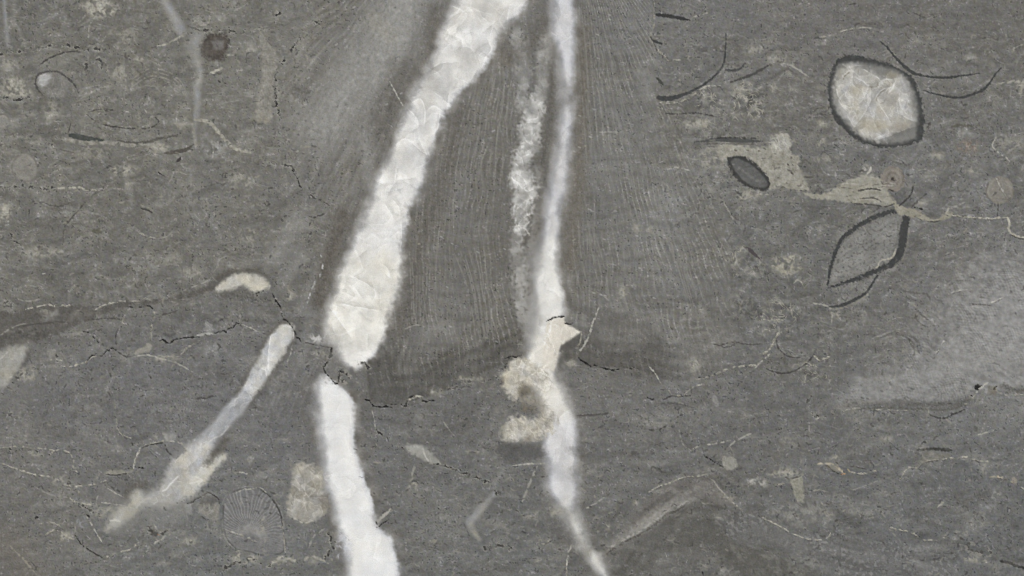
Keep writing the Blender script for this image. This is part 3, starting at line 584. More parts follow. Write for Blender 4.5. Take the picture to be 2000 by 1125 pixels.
# leaf shaped brachiopod
at(3, 1)
LB = part('brachiopod_fossil', 'leaf shaped brachiopod with thick dark shell and grey streaked mud filling', 0, 50)
LB2 = part('mud_filling', 'grey streaked mud inside the leaf shaped brachiopod', LB, 40)
wn, q, al = Pl([(770, 130), (690, 138), (600, 178), (510, 232), (430, 288), (392, 360), (372, 440), (357, 548), (430, 522), (550, 490), (650, 450), (722, 400), (752, 330), (772, 250), (795, 145)], (112, 111, 107), .9, 2, 1, pt=LB2, mott=6, sub=2)
dg = N(60, 5, seed=71, x=X * .83 - Y * .55, y=X * .55 + Y * .83)[wn]
C[wn] += (al * ss(0, -10, q) * (dg * 7 + n28[wn] * 9 + 18 - 16 * ss(.25, .5, n6[wn] + .5 * n3b[wn])))[..., None]
for pts in ([(760, 112, 18), (700, 122, 25), (640, 142, 29), (570, 175, 28), (500, 218, 27), (440, 268, 25), (405, 330, 22), (380, 400, 20), (364, 470, 16), (350, 545, 8)],
            [(815, 128, 38), (797, 230, 46), (785, 320, 46), (758, 390, 46), (700, 434, 36), (600, 476, 28), (500, 516, 24), (420, 541, 16), (355, 560, 8)]):
    St(pts, 8, SH, .93, 1.8, 1.6, h=-.5, pt=LB, taper=False, mott=4)
St([(750, 330), (738, 368), (715, 390), (660, 402), (645, 430), (630, 450)], 2.6, (168, 164, 152), .8, 1.2, 1.2)
St([(705, 440), (640, 475)], 1.6, (138, 135, 126), .5); St([(380, 420), (420, 380), (470, 340)], 2, (140, 138, 132), .4)
St([(830, 200), (815, 300), (790, 385), (740, 430)], 2, (136, 132, 122), .5, 1.4, 2, .4)
def shell(pts, label, c=SH, a=.9, name='shell_fragment', jag=.75, soft=1.3, h=-.4, p=True):
    k = part(name, label, 0, 30) if p else None
    St(pts, 5, c, a, soft, jag, h=h, pt=k, taper=False, mott=4); return k
shell([(340, 675, 7), (430, 665, 17), (500, 635, 19), (570, 595, 15), (610, 540, 13), (640, 490, 9)], 'dark curved shell fragment hanging below the leaf shaped brachiopod')
St([(345, 690), (440, 678), (520, 645), (585, 600)], 2.4, (140, 136, 124), .6, 1.5, 1.5, .2)
shell([(50, 850, 4), (55, 905, 7), (100, 953, 7), (150, 970, 6), (190, 970, 3)], 'small dark curl of shell inside the larger curl by the network', (72, 70, 68), .7)
shell([(-10, 1035, 4), (30, 1052, 7), (90, 1062, 8), (150, 1050, 8), (220, 1010, 8), (270, 955, 6)], 'thin dark curl of shell beneath the smaller curl', (68, 66, 64), .8)
St([(65, 870), (72, 915), (105, 945)], 2, (138, 136, 130), .5)
shell([(440, 948, 4), (490, 945, 4), (520, 910, 4), (527, 870, 3)], None, (80, 78, 75), .4, p=False)
at(3, 0)
shell([(655, 240, 6), (700, 280, 10), (740, 330, 12), (780, 370, 16), (840, 422, 18), (890, 440, 14), (960, 452, 12), (1050, 455, 14), (1130, 445, 12), (1240, 430, 4)], 'long dark bent shell sliver touching the top of the white filled brachiopod')
shell([(915, 530, 4), (980, 550, 8), (1060, 568, 12), (1140, 570, 13), (1220, 545, 15), (1270, 520, 16), (1310, 470, 10), (1340, 425, 8), (1368, 398, 4)], 'long dark sickle shaped shell sliver right of the white filled brachiopod')
at(2, 0)
shell([(850, 86, 16), (900, 92, 20), (960, 102, 20), (1010, 112, 18), (1042, 120, 8)], 'straight dark shell sliver jutting from the coral edge', (56, 56, 55))
shell([(858, 572, 24), (900, 578, 30), (960, 570, 25), (1030, 545, 17), (1100, 510, 14), (1160, 470, 13), (1210, 420, 13), (1240, 370, 11), (1250, 300, 9), (1255, 200, 4)], 'thick dark hook shaped shell curving up from the coral edge')
shell([(820, 235, 6), (845, 246, 14), (878, 256, 6)], 'tiny dark shell chip at the coral edge', (62, 62, 60), .85)
shell([(850, 458, 10), (868, 478, 22), (884, 498, 8)], 'short dark green chip at the coral edge above the hook shaped shell', (66, 68, 62), .85)
shell([(1255, 410, 12), (1300, 413, 17), (1340, 402, 13), (1366, 368, 5)], 'small dark wriggling shell piece beside the hook shaped shell', (74, 74, 73), .85)
shell([(1280, 482, 6), (1340, 462, 13), (1420, 430, 15), (1500, 385, 10), (1512, 372, 4)], 'slanting dark shell sliver above the pale filigree network', (74, 73, 71), .85)
shell([(1070, 832, 6), (1130, 827, 14), (1200, 818, 22), (1300, 821, 28), (1390, 826, 22), (1465, 828, 6)], 'flat grey shell plate lying on the khaki patch', (79, 79, 77), .85)
St([(1200, 810), (1300, 806), (1440, 812)], 2.2, (52, 51, 49), .6); St([(1120, 845), (1250, 842), (1420, 845)], 2, (62, 60, 57), .4)
St([(900, 665), (980, 668), (1060, 662), (1130, 670), (1200, 685)], 2.6, (60, 58, 56), .6)
Pl([(1060, 270), (1100, 268), (1145, 290), (1130, 306), (1085, 295)], (84, 82, 80), .6, 3, 1.5); Pl([(1160, 600), (1200, 595), (1225, 625), (1200, 640), (1170, 625)], (80, 80, 80), .65, 3, 1.5)
at(0, 0)
shell([(412, 793, 22), (440, 797, 34), (500, 810, 32), (560, 820, 28), (604, 822, 10)], 'dark green grey blade shaped shell bar in the pale hash bed', (68, 71, 67))
shell([(965, 898, 8), (1000, 893, 22), (1060, 885, 24), (1105, 870, 20), (1135, 845, 6)], 'brownish dark shell chip below the pale curved streak', (78, 74, 68), .75)
shell([(690, 822, 6), (760, 838, 14), (860, 835, 18), (950, 808, 16), (1040, 795, 6)], 'faint dark curved shell sliver beside the brownish shell chip', (82, 80, 74), .7)
shell([(1040, 945, 12), (1050, 935, 16), (1062, 918, 8)], None, (62, 58, 58), .8, p=False)
at(2, 1)
shell([(1360, 322, 8), (1395, 342, 22), (1425, 368, 18), (1457, 397, 5)], 'small dark spindle shaped shell chip on plain mud', (76, 71, 72), .85)
at(3, 2)
shell([(875, 386, 7), (930, 383, 15), (990, 381, 15), (1050, 386, 22), (1076, 388, 8)], 'short straight dark shell blade above a khaki seam', (58, 58, 55))
shell([(1368, 1038, 14), (1410, 1046, 16), (1450, 1064, 14), (1500, 1078, 14), (1620, 1100, 6)], 'jagged black shell sliver near the lower right corner', (50, 50, 48))
St([(945, 175), (970, 190), (1030, 200), (1080, 180), (1150, 150)], 3, (58, 57, 55), .7); St([(645, 720), (690, 737)], 3, (52, 51, 49), .8); St([(686, 757), (694, 757)], 3, (40, 40, 40), .8)

# crinoid discs and round pieces
def disc(cx, cy, r, label, c, a=.75, dot=None, rim=True, ring=False, name='crinoid_disc'):
    k = part(name, label, 0, 40)
    P = [(cx + r * math.cos(t) * (1 + .04 * math.sin(3 * t)), cy + r * math.sin(t)) for t in np.linspace(0, 2 * math.pi, 18)[:-1]]
    wn, q, al = Pl(P, c, a, 2, 1.4, pt=k, mott=7, h=.15)
    if rim: blend(wn, ss(3.5, 0, np.abs(q + 1)) * .28 * ss(-.2, .2, n28[wn]), (78, 75, 71)); blend(wn, ss(4, 0, np.abs(q + 5)) * .3 * ss(0, .3, n28b[wn] + .1), (158, 154, 145))
    if ring: C[wn] += (al * 6 * np.cos(q * .75))[..., None]
    if dot: Pl([(cx + SC * dot * math.cos(t), cy - 3 + SC * dot * math.sin(t)) for t in np.linspace(0, 6.28, 8)[:-1]], (70, 66, 62), .85, 1.4, .5)
at(0, 0)
disc(145, 980, 78, 'plain pale round crinoid disc at the left side', (133, 130, 123), .9)
disc(12, 712, 46, 'half round pale disc cut by the left side above the plain crinoid disc', (132, 130, 124), .8)
at(3, 0)
disc(730, 1050, 74, 'brownish crinoid disc with a dark centre dot', (128, 122, 114), .92, dot=3, ring=True)
disc(1358, 1115, 82, 'pinkish round crinoid disc crossed by a pale line at the right', (131, 127, 119), .9)
St([(1338, 1045), (1360, 1090), (1395, 1150)], 2, (172, 170, 164), .7)
# nodule
at(0, 0)
ND = part('brown_nodule', 'round dark brown nodule with a pale centre at the speckled seam', 0, 40)
Pl([(1185, 240), (1230, 205), (1300, 195), (1335, 230), (1335, 290), (1300, 350), (1240, 350), (1190, 320), (1175, 280)], (78, 72, 66), .85, 6, 2, pt=ND, mott=9, big=2)
Pl([(1240, 245), (1280, 225), (1310, 250), (1300, 285), (1260, 285)], (116, 113, 110), .75, 4, 2)
St([(1200, 240), (1250, 205), (1310, 200), (1340, 245), (1320, 290)], 3.4, (64, 60, 56), .6, 2, 2, .1); St([(1215, 330), (1270, 340), (1310, 320)], 3, (64, 60, 56), .3)
# ringed shell, upper left
RS = part('shell_fossil', 'small round shell with thin dark rim and bright white core', 0, 40)
Pl([(215, 500), (215, 450), (250, 428), (330, 422), (380, 455), (390, 520), (375, 572), (320, 570), (260, 550)], (123, 121, 116), .75, 3, 1.5, pt=RS, mott=9, fac=10, fv=V2)
Pl([(222, 490), (225, 445), (270, 425), (300, 440), (280, 490), (250, 510)], (166, 166, 164), .8, 5, 2, fac=14, fv=V2)
St([(250, 555), (215, 512), (212, 455), (250, 426), (330, 418), (380, 445), (430, 490), (462, 545)], 3.4, (66, 64, 62), .65, 1.5, 1); St([(345, 420), (420, 440), (465, 500), (480, 560)], 4, (134, 131, 123), .35, 3, 1.5)
for x in range(230, 380, 14): St([(x, 573), (x + 5, 576)], 2, (60, 59, 56), .4)

crystals((980, 700, 1075, 790), 26, 6, 24, 1.6, 1.0, c=(214, 210, 198), a=.6, lift=12, drop=14, thr=.5)
crystals((980, 805, 1075, 865), 26, 6, 22, 1.2, 1.0, c=(212, 208, 197), a=.55, lift=11, drop=14, thr=.5)
crystals((560, 905, 642, 1022), 26, 6, 24, 1.9, 1.0, c=(198, 194, 184), a=.6, lift=12, drop=13, thr=.4)
crystals((1625, 105, 1800, 280), 30, 8, 34, 1.3, 1.0, c=(222, 220, 214), a=.45, lift=10, drop=13, thr=.4)
crystals((1068, 620, 1128, 690), 7, 8, 22, 1.9, .5, a=.5, lift=6, drop=9, thr=.6)
# ------------------------------------------------------------------ khaki seams, pale films, cracks, tile by tile
def kh(pts, w=3.4, a=.62, c=KH, brk=.25, jag=1.8, label=None, soft=1.6):
    k = part('mineral_seam', label, 0, 25) if label else None
    St(pts, w * .66, c, min(a * 1.45 * GAIN, .95), soft * (.8 if w < 6 else 1.), jag * .8, (.36 if brk == .25 and w < 6 else brk), pt=k, mott=18, h=.1)
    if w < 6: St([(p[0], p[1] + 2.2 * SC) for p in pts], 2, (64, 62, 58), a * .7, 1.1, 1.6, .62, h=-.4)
def crack(pts, w=3.0, a=.9, c=DK, jag=1.6, brk=.0):
    P = [(p[0] + rng.normal(0, 2.2), p[1] + rng.normal(0, 2.2), w * SC * rng.uniform(.3, .85)) for p in pts]
    Q = []
    for k in range(len(P) - 1):
        Q.append(P[k]); f = rng.uniform(.35, .65); Q.append(tuple(np.array(P[k]) * (1 - f) + np.array(P[k + 1]) * f + np.array((rng.normal(0, 4), rng.normal(0, 4), rng.uniform(-.3, .3) * w * SC))))
    Q.append(P[-1]); Q = [(q[0], q[1], max(q[2], .5 * SC)) for q in Q]
    St(Q, w, c, a, 1.0, jag * .55, max(brk, .12), h=-3.0, sub=2, taper=False)
def thin(pts, a=.45, w=2.2, c=(66, 64, 61), brk=.15): St(pts, w, c, min(a * 1.3 * 1.15, .92), 1.2, .8, brk, h=-.3)
def pale(pts, a=.45, w=2.4, c=(160, 158, 150), brk=.2, jag=.9): St(pts, w * .72, c, min(a * 1.4 * GAIN, .95), 1.1, jag * 1.1, max(brk, .26))
def speck(pts, w=8, a=.5):                                # a speckled stylolite: pale and dark crumbs mixed
    St(pts, w, (142, 140, 132), min(a * 1.2 * GAIN, .9), 3, 3.5, .6); St(pts, w * .45, (54, 53, 51), min(a * 1.5, .9), 1.3, 3, .68, h=-.8)
def film(x0, y0, x1, y1, a=.3, c=(146, 143, 132), soft=8, fac=6):  # a soft mottled cloud of paler stone
    cx, cy, rx, ry = (x0 + x1) / 2, (y0 + y1) / 2, abs(x1 - x0) / 2, abs(y1 - y0) / 2
    Pl([(cx + rx * math.cos(t) * rng.uniform(.75, 1.15), cy + ry * math.sin(t) * rng.uniform(.75, 1.15)) for t in np.linspace(0, 6.283, 12)[:-1]], np.asarray(c) + 8, min(a * 2.1 * GAIN, .92), soft, 3, big=8, mott=18, fac=fac, fv=V2, patchy=.75)
def network(pts, a=.5, c=(152, 149, 138)):                # pale filigree around small grey grains
    wn, q = poly_field(conv(pts), 20)
    m = ss(8, -14, q + 16 * n28[wn]) * ss(-.5, .1, n28b[wn])
    blend(wn, m * a * .45 * ss(-.2, .5, n12[wn] + n28[wn]), c)
    blend(wn, m * min(a * 1.3, .9) * ss(.76, .97, RIDGE[wn]) * ss(-.5, .1, n12b[wn]), np.asarray(c) + 8); C[wn] += (m * n12[wn] * 14)[..., None]

at(0, 0)
speck([(-80, 335), (0, 325), (60, 295), (150, 300), (260, 268), (400, 265), (500, 290), (560, 285), (640, 300)], 9, .55)
thin([(240, 375), (300, 335), (400, 303), (470, 305)], .6, 2.8); thin([(435, 340), (460, 375), (490, 390)], .4)
Pl([(320, 345), (400, 310), (470, 320), (460, 390), (380, 400), (320, 385)], (120, 119, 112), .5, 5, 2)
film(470, -20, 690, 110, .45); film(560, 0, 640, 40, .4, (158, 155, 146)); pale([(560, 95), (525, 150), (518, 240)], .4); pale([(600, 240), (630, 200)], .5); film(640, 140, 800, 280, .15)
kh([(925, 268), (980, 258), (1050, 218), (1100, 186)], 6, .6, brk=.1); speck([(1080, 190), (1180, 180), (1300, 178), (1400, 190), (1560, 195)], 9, .55)
kh([(1170, 150), (1210, 145), (1230, 110)], 5, .4); pale([(1310, 90), (1400, 50), (1470, 10)], .25)
speck([(500, 420), (520, 370), (580, 350), (610, 400), (640, 480)], 14, .5); film(620, 360, 780, 480, .2); film(780, 330, 860, 370, .3)
film(-10, 440, 190, 590, .4); speck([(0, 565), (60, 575), (130, 580), (170, 560)], 8, .55); film(-20, 340, 120, 420, .25)
for o in (0, 22, 44): pale([(770, 470 + o), (830, 425 + o), (900, 400 + o), (1000, 428 + o), (1060, 480 + o), (1092, 545 + o)], .32, 2.6, (146, 143, 133))
pale([(845, 640), (860, 660)], .6, 4); pale([(860, 635), (905, 600)], .4); film(790, 640, 900, 760, .2)
thin([(500, 665), (560, 710), (650, 740), (800, 755), (890, 745), (930, 712), (910, 690)], .5); thin([(520, 655), (600, 640), (660, 645)], .5); pale([(490, 665), (520, 685)], .5, 5)
Pl([(440, 700), (500, 690), (560, 720), (560, 780), (440, 785), (410, 750)], (118, 117, 110), .5, 5, 2); thin([(415, 725), (395, 790)], .6, 3); thin([(560, 700), (545, 745)], .4)
kh([(1140, 700), (1230, 720), (1300, 800), (1380, 870), (1470, 892)], 10, .5, (150, 147, 136), .02); kh([(1130, 715), (1135, 780), (1150, 865)], 9, .3, (140, 137, 126))
film(1180, 820, 1340, 930, .35, (128, 127, 123)); pale([(1240, 820), (1250, 880), (1245, 930)], .6); pale([(1225, 825), (1240, 840)], .6)
thin([(1180, 378), (1270, 395)], .5); kh([(1230, 430), (1280, 410), (1300, 395)], 7, .45); thin([(1180, 430), (1240, 432)], .4); kh([(1330, 325), (1390, 315)], 8, .4); film(1430, 260, 1510, 310, .35)
crack([(1280, 475), (1305, 480), (1330, 495)], 2.6, .6); thin([(1360, 800), (1385, 835)], .5); speck([(1290, 680), (1300, 720)], 6, .4); speck([(1440, 870), (1530, 885)], 6, .4)
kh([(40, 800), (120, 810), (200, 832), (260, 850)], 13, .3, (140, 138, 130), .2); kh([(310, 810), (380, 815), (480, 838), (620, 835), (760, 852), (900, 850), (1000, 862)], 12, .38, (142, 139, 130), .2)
film(860, 830, 990, 900, .35); film(430, 860, 700, 940, .15); thin([(310, 865), (430, 895)], .35, 6, (88, 86, 78)); speck([(240, 845), (300, 850)], 8, .4)
film(640, 970, 820, 1030, .4); thin([(680, 1020), (740, 995)], .5); thin([(850, 945), (890, 945)], .7, 3); thin([(930, 1012), (960, 1030)], .8, 4, (50, 48, 46)); thin([(600, 1115), (622, 1065)], .6, 3)
speck([(-20, 1020), (30, 1015), (70, 1030)], 7, .5); speck([(30, 1100), (150, 1090), (250, 1110), (310, 1100)], 7, .5); kh([(340, 1105), (430, 1098), (560, 1115)], 6, .55)
film(1330, 1000, 1510, 1110, .2); film(720, 1040, 780, 1125, .2); film(240, 590, 360, 720, .2); thin([(410, 620), (420, 700)], .25)
thin([(1100, 330), (1120, 350)], .6, 3); film(1000, 700, 1120, 760, .2)
at(1, 0)
PP = part('mineral_patch', 'pale upright mineral strip left of the coral edge', 0, 30)
Pl([(15, 165), (60, 230), (120, 310), (112, 440), (95, 560), (90, 720), (40, 712), (0, 690), (10, 560), (35, 420), (30, 300)], (138, 135, 127), .88, 4, 2.5, pt=PP, mott=13)
Pl([(-20, 660), (60, 670), (90, 710), (40, 722), (-20, 700)], (140, 136, 124), .5, 4, 2)
speck([(20, 160), (80, 160), (120, 95), (150, 65)], 7, .6); speck([(300, -20), (312, 30), (318, 95), (345, 125), (375, 130)], 8, .65); thin([(60, 230), (105, 285)], .4)
Pl([(60, 200), (200, 150), (290, 130), (270, 200), (180, 270), (110, 290)], (118, 116, 111), .4, 4, 2); pale([(110, 250), (170, 220)], .5)
speck([(260, 225), (200, 300), (165, 350), (130, 400), (115, 460), (112, 560), (130, 640), (150, 690)], 8, .6)
speck([(20, 880), (90, 950), (200, 970), (230, 1020)], 7, .5); crack([(215, 990), (230, 1025), (245, 1050), (255, 1085), (270, 1105)], 2.6, .75)
pale([(785, 480), (820, 545), (850, 600), (875, 640)], .55, 3); pale([(700, 180), (800, 210), (830, 240)], .3); pale([(770, 725), (800, 745)], .5)
for pts in ([(1480, 60), (1470, 110)], [(1385, 150), (1375, 190)], [(1365, 250), (1380, 290), (1345, 335), (1330, 370)], [(1300, 400), (1265, 465)], [(930, 590), (965, 580), (990, 640), (990, 720)], [(1080, 680), (1070, 730), (1058, 765)],
            [(905, 650), (940, 690), (952, 735), (930, 757)], [(890, 820), (935, 855), (990, 900)], [(960, 830), (990, 895)], [(820, 990), (812, 1050)], [(850, 1052), (910, 1045)], [(1130, 560), (1120, 620)], [(1150, 210), (1200, 230), (1210, 260)],
            [(1340, 180), (1390, 140)], [(1020, 410), (1080, 370), (1160, 365)], [(820, 850), (860, 815), (900, 820)], [(1010, 640), (1040, 620), (1080, 640)]):
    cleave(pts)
for pts in ([(1355, 255), (1300, 285), (1280, 320)], [(1150, 210), (1145, 280)], [(1180, 480), (1150, 530)], [(985, 640), (975, 720)], [(1070, 670), (1055, 750)], [(830, 990), (822, 1060)], [(950, 840), (980, 900)]):
    St(pts, 4, (176, 174, 169), .5, 2.5, .7)
for (x, y) in ((235, 590), (335, 720), (332, 905), (305, 460), (225, 540), (470, 265), (765, 615), (850, 550), (240, 890), (515, 15), (525, 60), (575, 45), (1390, 770), (800, 880)): St([(x - 5, y), (x + 6, y - 6)], 4, (176, 175, 172), .6, 1.8, .6)
at(2, 0)
kh([(815, -30), (828, 0), (833, 80), (828, 160), (812, 215), (850, 290), (885, 320), (915, 355)], 3.2, .5); thin([(820, -10), (838, 60)], .5, 2.6); thin([(812, 215), (830, 250), (850, 295)], .5)
pale([(1030, 125), (1080, 95), (1160, 70)], .4, 3); kh([(920, 355), (1000, 350), (1045, 330)], 5, .35); kh([(860, 600), (930, 605), (1000, 590), (1060, 560), (1120, 515), (1200, 490)], 3.4, .6); kh([(870, 620), (900, 668)], 4, .5)
network([(1040, 540), (1150, 490), (1300, 480), (1490, 480), (1500, 700), (1350, 720), (1240, 690), (1080, 620)], .6); network([(950, 660), (1100, 680), (1250, 700), (1200, 830), (1000, 800)], .35)
film(1000, 690, 1200, 760, .3); film(1280, 480, 1400, 560, .25); pale([(1110, 520), (1150, 505), (1220, 500)], .5)
thin([(1260, 390), (1280, 400)], .3); thin([(1430, 430), (1500, 470)], .25); thin([(1000, 260), (1010, 270)], .6); film(1360, 250, 1480, 330, .18)
pale([(840, 960), (905, 940)], .6, 3.2); pale([(910, 995), (960, 980), (1045, 1000)], .5, 3); pale([(860, 780), (880, 770)], .5); pale([(500, 775), (620, 772), (690, 760)], .35); pale([(670, 462), (710, 464)], .5)
for (x, y) in ((505, 340), (570, 85), (572, 110), (395, 675), (480, 640), (365, 885), (815, 770), (500, 200), (460, 800), (395, 860)): St([(x - 5, y), (x + 6, y + 5)], 5, (172, 171, 167), .6, 1.8, .6)
film(1080, 860, 1250, 1000, .2); network([(1150, 930), (1260, 950), (1330, 1080), (1500, 1125), (1120, 1125)], .25)
plume([(770, 400), (790, 480), (800, 560)], 22, .25, soft=14)
at(3, 0)
kh([(290, 220), (370, 208), (440, 180), (520, 165), (600, 165), (620, 205)], 2.8, .45); pale([(650, 40), (760, 20), (830, 60)], .2); thin([(1100, 165), (1125, 215)], .4); thin([(470, 30), (515, 20)], .5, 5, (76, 74, 71))
pale([(60, 370), (140, 385), (240, 450)], .4, 5, brk=.4); network([(20, 340), (120, 360), (260, 440), (200, 470), (60, 400)], .4); film(0, 320, 110, 370, .3); film(0, 480, 60, 560, .25)
pale([(1345, 790), (1315, 850), (1345, 890), (1390, 920), (1415, 945)], .6, 2.6); thin([(1440, 750), (1340, 795)], .35); film(1330, 780, 1500, 900, .15)
St([(1080, 740, 8), (1110, 735, 18), (1180, 735, 14), (1200, 745, 6)], 4, (84, 82, 72), .6, 2, 1.5, taper=False); thin([(1190, 725), (1240, 760)], .35); Pl([(1230, 760), (1280, 775), (1260, 800)], (92, 90, 86), .4, 5, 2)
film(1100, 810, 1250, 905, .4, (120, 111, 102), fac=2); film(940, 885, 1040, 935, .4); film(270, 690, 360, 745, .45, (136, 134, 122)); thin([(270, 690), (345, 690)], .4); film(270, 790, 350, 860, .25); film(260, 900, 420, 960, .2)
film(0, 780, 140, 900, .35, (160, 158, 148), fac=14); pale([(60, 815), (65, 850)], .6, 3, (190, 188, 182)); pale([(110, 880), (135, 885)], .6, 3, (190, 188, 182))
pale([(560, 1040), (590, 1010), (602, 980)], .7, 5, (176, 174, 166)); film(540, 960, 610, 1045, .5, (160, 157, 148)); pale([(870, 1000), (930, 990)], .45, 5); pale([(1180, 1000), (1250, 1020)], .3, 4)
St([(205, 1015), (240, 1030)], 8, (130, 127, 118), .6, 3, 1); thin([(840, 1115), (858, 1068)], .7, 4, (60, 58, 56)); thin([(660, 1060), (690, 1105), (740, 1118)], .6, 3)
kh([(1340, 495), (1420, 480), (1510, 478)], 7, .35); film(1450, 480, 1520, 560, .3); kh([(1430, 300), (1470, 275), (1510, 260)], 8, .35); pale([(1380, 495), (1450, 510)], .4); film(1000, 970, 1080, 1010, .25); film(1170, 980, 1260, 1030, .3)
thin([(140, 960), (150, 970)], .5, 3); St([(115, 962), (122, 968)], 5, (70, 66, 60), .8, 1.5, .5); St([(140, 1015), (150, 1020)], 6, (84, 78, 68), .8, 1.5, .5)
speck([(920, 600), (935, 700), (960, 790)], 5, .25); speck([(365, 790), (470, 830), (560, 880)], 4, .2)
kh([(450, 180), (520, 160)], 3, .3); speck([(1070, 680), (1090, 690)], 6, .3); speck([(1400, 690), (1500, 670)], 4, .3)
KP2 = part('mineral_seam', 'thick khaki mineral band running from the brown crinoid disc along the seam', 0, 40)
px()
Pl([(1562, 372), (1600, 380), (1633, 366), (1660, 350), (1690, 342), (1715, 346), (1728, 362), (1735, 374), (1742, 385), (1750, 398), (1730, 402), (1690, 398), (1640, 393), (1592, 388), (1568, 378)], (155, 152, 140), .88, 3, 2, pt=KP2, mott=9, tint=2, big=2)
Pl([(1742, 392), (1760, 402), (1790, 410), (1808, 422), (1820, 428), (1838, 424), (1850, 414), (1862, 418), (1848, 428), (1820, 434), (1796, 428), (1772, 422), (1756, 418)], (150, 146, 132), .85, 2.5, 1.6, pt=KP2, mott=9, tint=2)
for k_ in range(16):
    x_, y_ = rng.uniform(1600, 1735), rng.uniform(358, 396); St([(x_, y_), (x_ + 10, y_ - 2), (x_ + rng.uniform(14, 34), y_ + rng.uniform(-7, 3))], 1.8, ((98, 94, 84), (176, 173, 164))[k_ % 2], .5, 1.1, .8, .2)
at(3, 1)
thin([(540, 40), (620, 35), (690, 70)], .4); thin([(500, 0), (600, -20), (660, -10)], .5, 2.4); thin([(770, 80), (810, 45), (840, 10), (850, -30)], .6, 3); thin([(840, 90), (880, 50), (930, 10)], .45, 3); film(860, 40, 950, 90, .4, (140, 138, 130)); crack([(860, 90), (905, 97)], 2.6, .7)
kh([(1040, 125), (1060, 95)], 6, .6, (166, 163, 152)); pale([(1060, 100), (1130, 70), (1200, 35)], .4); crack([(1085, 132), (1120, 138), (1160, 140)], 2.2, .6); kh([(1040, 128), (1090, 138), (1180, 147), (1300, 156), (1400, 148)], 4, .6, brk=.08)
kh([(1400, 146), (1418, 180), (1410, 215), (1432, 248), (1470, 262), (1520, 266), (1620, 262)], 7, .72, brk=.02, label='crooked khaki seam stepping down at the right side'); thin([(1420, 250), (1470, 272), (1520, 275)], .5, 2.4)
thin([(1350, 60), (1345, 140)], .5, 3); thin([(500, 68), (620, 76), (690, 86), (740, 68)], .55, 2.2); thin([(930, 172), (975, 175), (1020, 165)], .55, 2.4); thin([(850, 140), (900, 165)], .5)
film(10, 360, 200, 500, .35, (140, 137, 124)); film(120, 370, 200, 400, .35, (160, 157, 146)); pale([(20, 400), (60, 350)], .4); crack([(12, 478), (35, 480)], 3, .7); network([(100, 440), (200, 500), (260, 600), (340, 680), (300, 640), (150, 560)], .4); pale([(230, 235), (265, 215)], .4, 5)
network([(0, 640), (110, 600), (200, 700), (160, 800), (60, 840), (-60, 940), (-60, 700)], .6); network([(170, 1000), (280, 930), (360, 1000), (350, 1125), (180, 1125)], .55); kh([(-30, 950), (0, 930), (30, 890), (45, 850), (90, 810)], 5, .5)
kh([(270, 960), (300, 985), (360, 965)], 5, .5); pale([(150, 535), (175, 515), (220, 550)], .5); pale([(260, 650), (350, 670), (375, 720), (370, 780)], .4, 4); film(370, 690, 430, 740, .3)
for (pts) in ([(780, 575), (850, 590), (930, 600), (950, 635)], [(790, 610), (860, 640), (920, 660)], [(860, 680), (900, 720), (950, 760)], [(850, 720), (890, 770), (930, 790)], [(690, 830), (770, 825), (850, 850), (890, 900)], [(640, 860), (730, 835), (810, 850), (870, 910), (890, 950)], [(830, 880), (860, 930), (850, 960)], [(420, 730), (540, 745)], [(500, 690), (640, 680)], [(360, 640), (500, 700)]): thin(pts, .35, 3.6, (88, 86, 82))
pale([(760, 825), (815, 832)], .5, 3); pale([(690, 800), (710, 795)], .5, 4, KH); pale([(610, 860), (700, 825), (790, 800)], .3); pale([(780, 1000), (820, 970)], .45)
kh([(1050, 605), (1105, 580), (1170, 572), (1195, 570)], 4, .55, (166, 164, 156)); plume([(1140, 565), (1180, 545)], 10, .35, soft=6); kh([(1290, 660), (1310, 650), (1345, 632), (1370, 620)], 5, .6, (176, 174, 168)); thin([(1180, 655), (1250, 660), (1310, 666)], .35)
kh([(985, 945), (1010, 910), (1025, 880), (1045, 878)], 5, .6, (168, 167, 162)); pale([(1060, 880), (1120, 820), (1180, 755)], .3); pale([(1215, 1030), (1255, 985), (1260, 950)], .3); pale([(1040, 365), (1080, 345), (1085, 355)], .5); thin([(1040, 370), (1060, 365)], .6); pale([(1390, 840), (1398, 810)], .5, 4)
pale([(940, 380), (955, 380)], .6, 4); thin([(1100, 180), (1160, 195)], .2); pale([(1180, 490), (1195, 480)], .5, 5)
at(0, 1)
film(-20, 50, 80, 215, .4); pale([(0, 205), (40, 195), (52, 170)], .6, 5, (170, 169, 164)); thin([(825, 97), (860, 103), (895, 122)], .55, 3.2); Pl([(545, 220), (575, 212), (597, 235), (575, 248), (545, 240)], (86, 85, 74), .7, 3, 1)
thin([(372, 290), (378, 210), (410, 165), (440, 130), (500, 60)], .5, 2.4); pale([(373, 285), (376, 230)], .5); speck([(60, 245), (70, 280), (110, 300), (140, 325)], 6, .5); film(120, 320, 400, 390, .25); thin([(250, 60), (330, 85), (400, 70)], .3, 3); thin([(380, 30), (395, 45)], .5, 4, (80, 79, 70))
kh([(150, 688), (270, 662), (330, 670), (430, 665)], 4, .5); kh([(555, 692), (620, 660), (690, 646)], 3.4, .6); kh([(700, 640), (800, 640), (850, 622), (880, 635)], 3.4, .35); pale([(250, 480), (262, 478)], .6, 5); speck([(60, 680), (90, 690), (50, 650), (20, 660)], 12, .4)
pale([(60, 610), (160, 640), (240, 625)], .3); pale([(1070, 580), (1160, 545), (1240, 510)], .35); pale([(1235, 505), (1250, 520)], .6, 3); kh([(1250, 470), (1280, 430)], 3, .4); speck([(960, 610), (1020, 590), (1120, 550)], 5, .3)
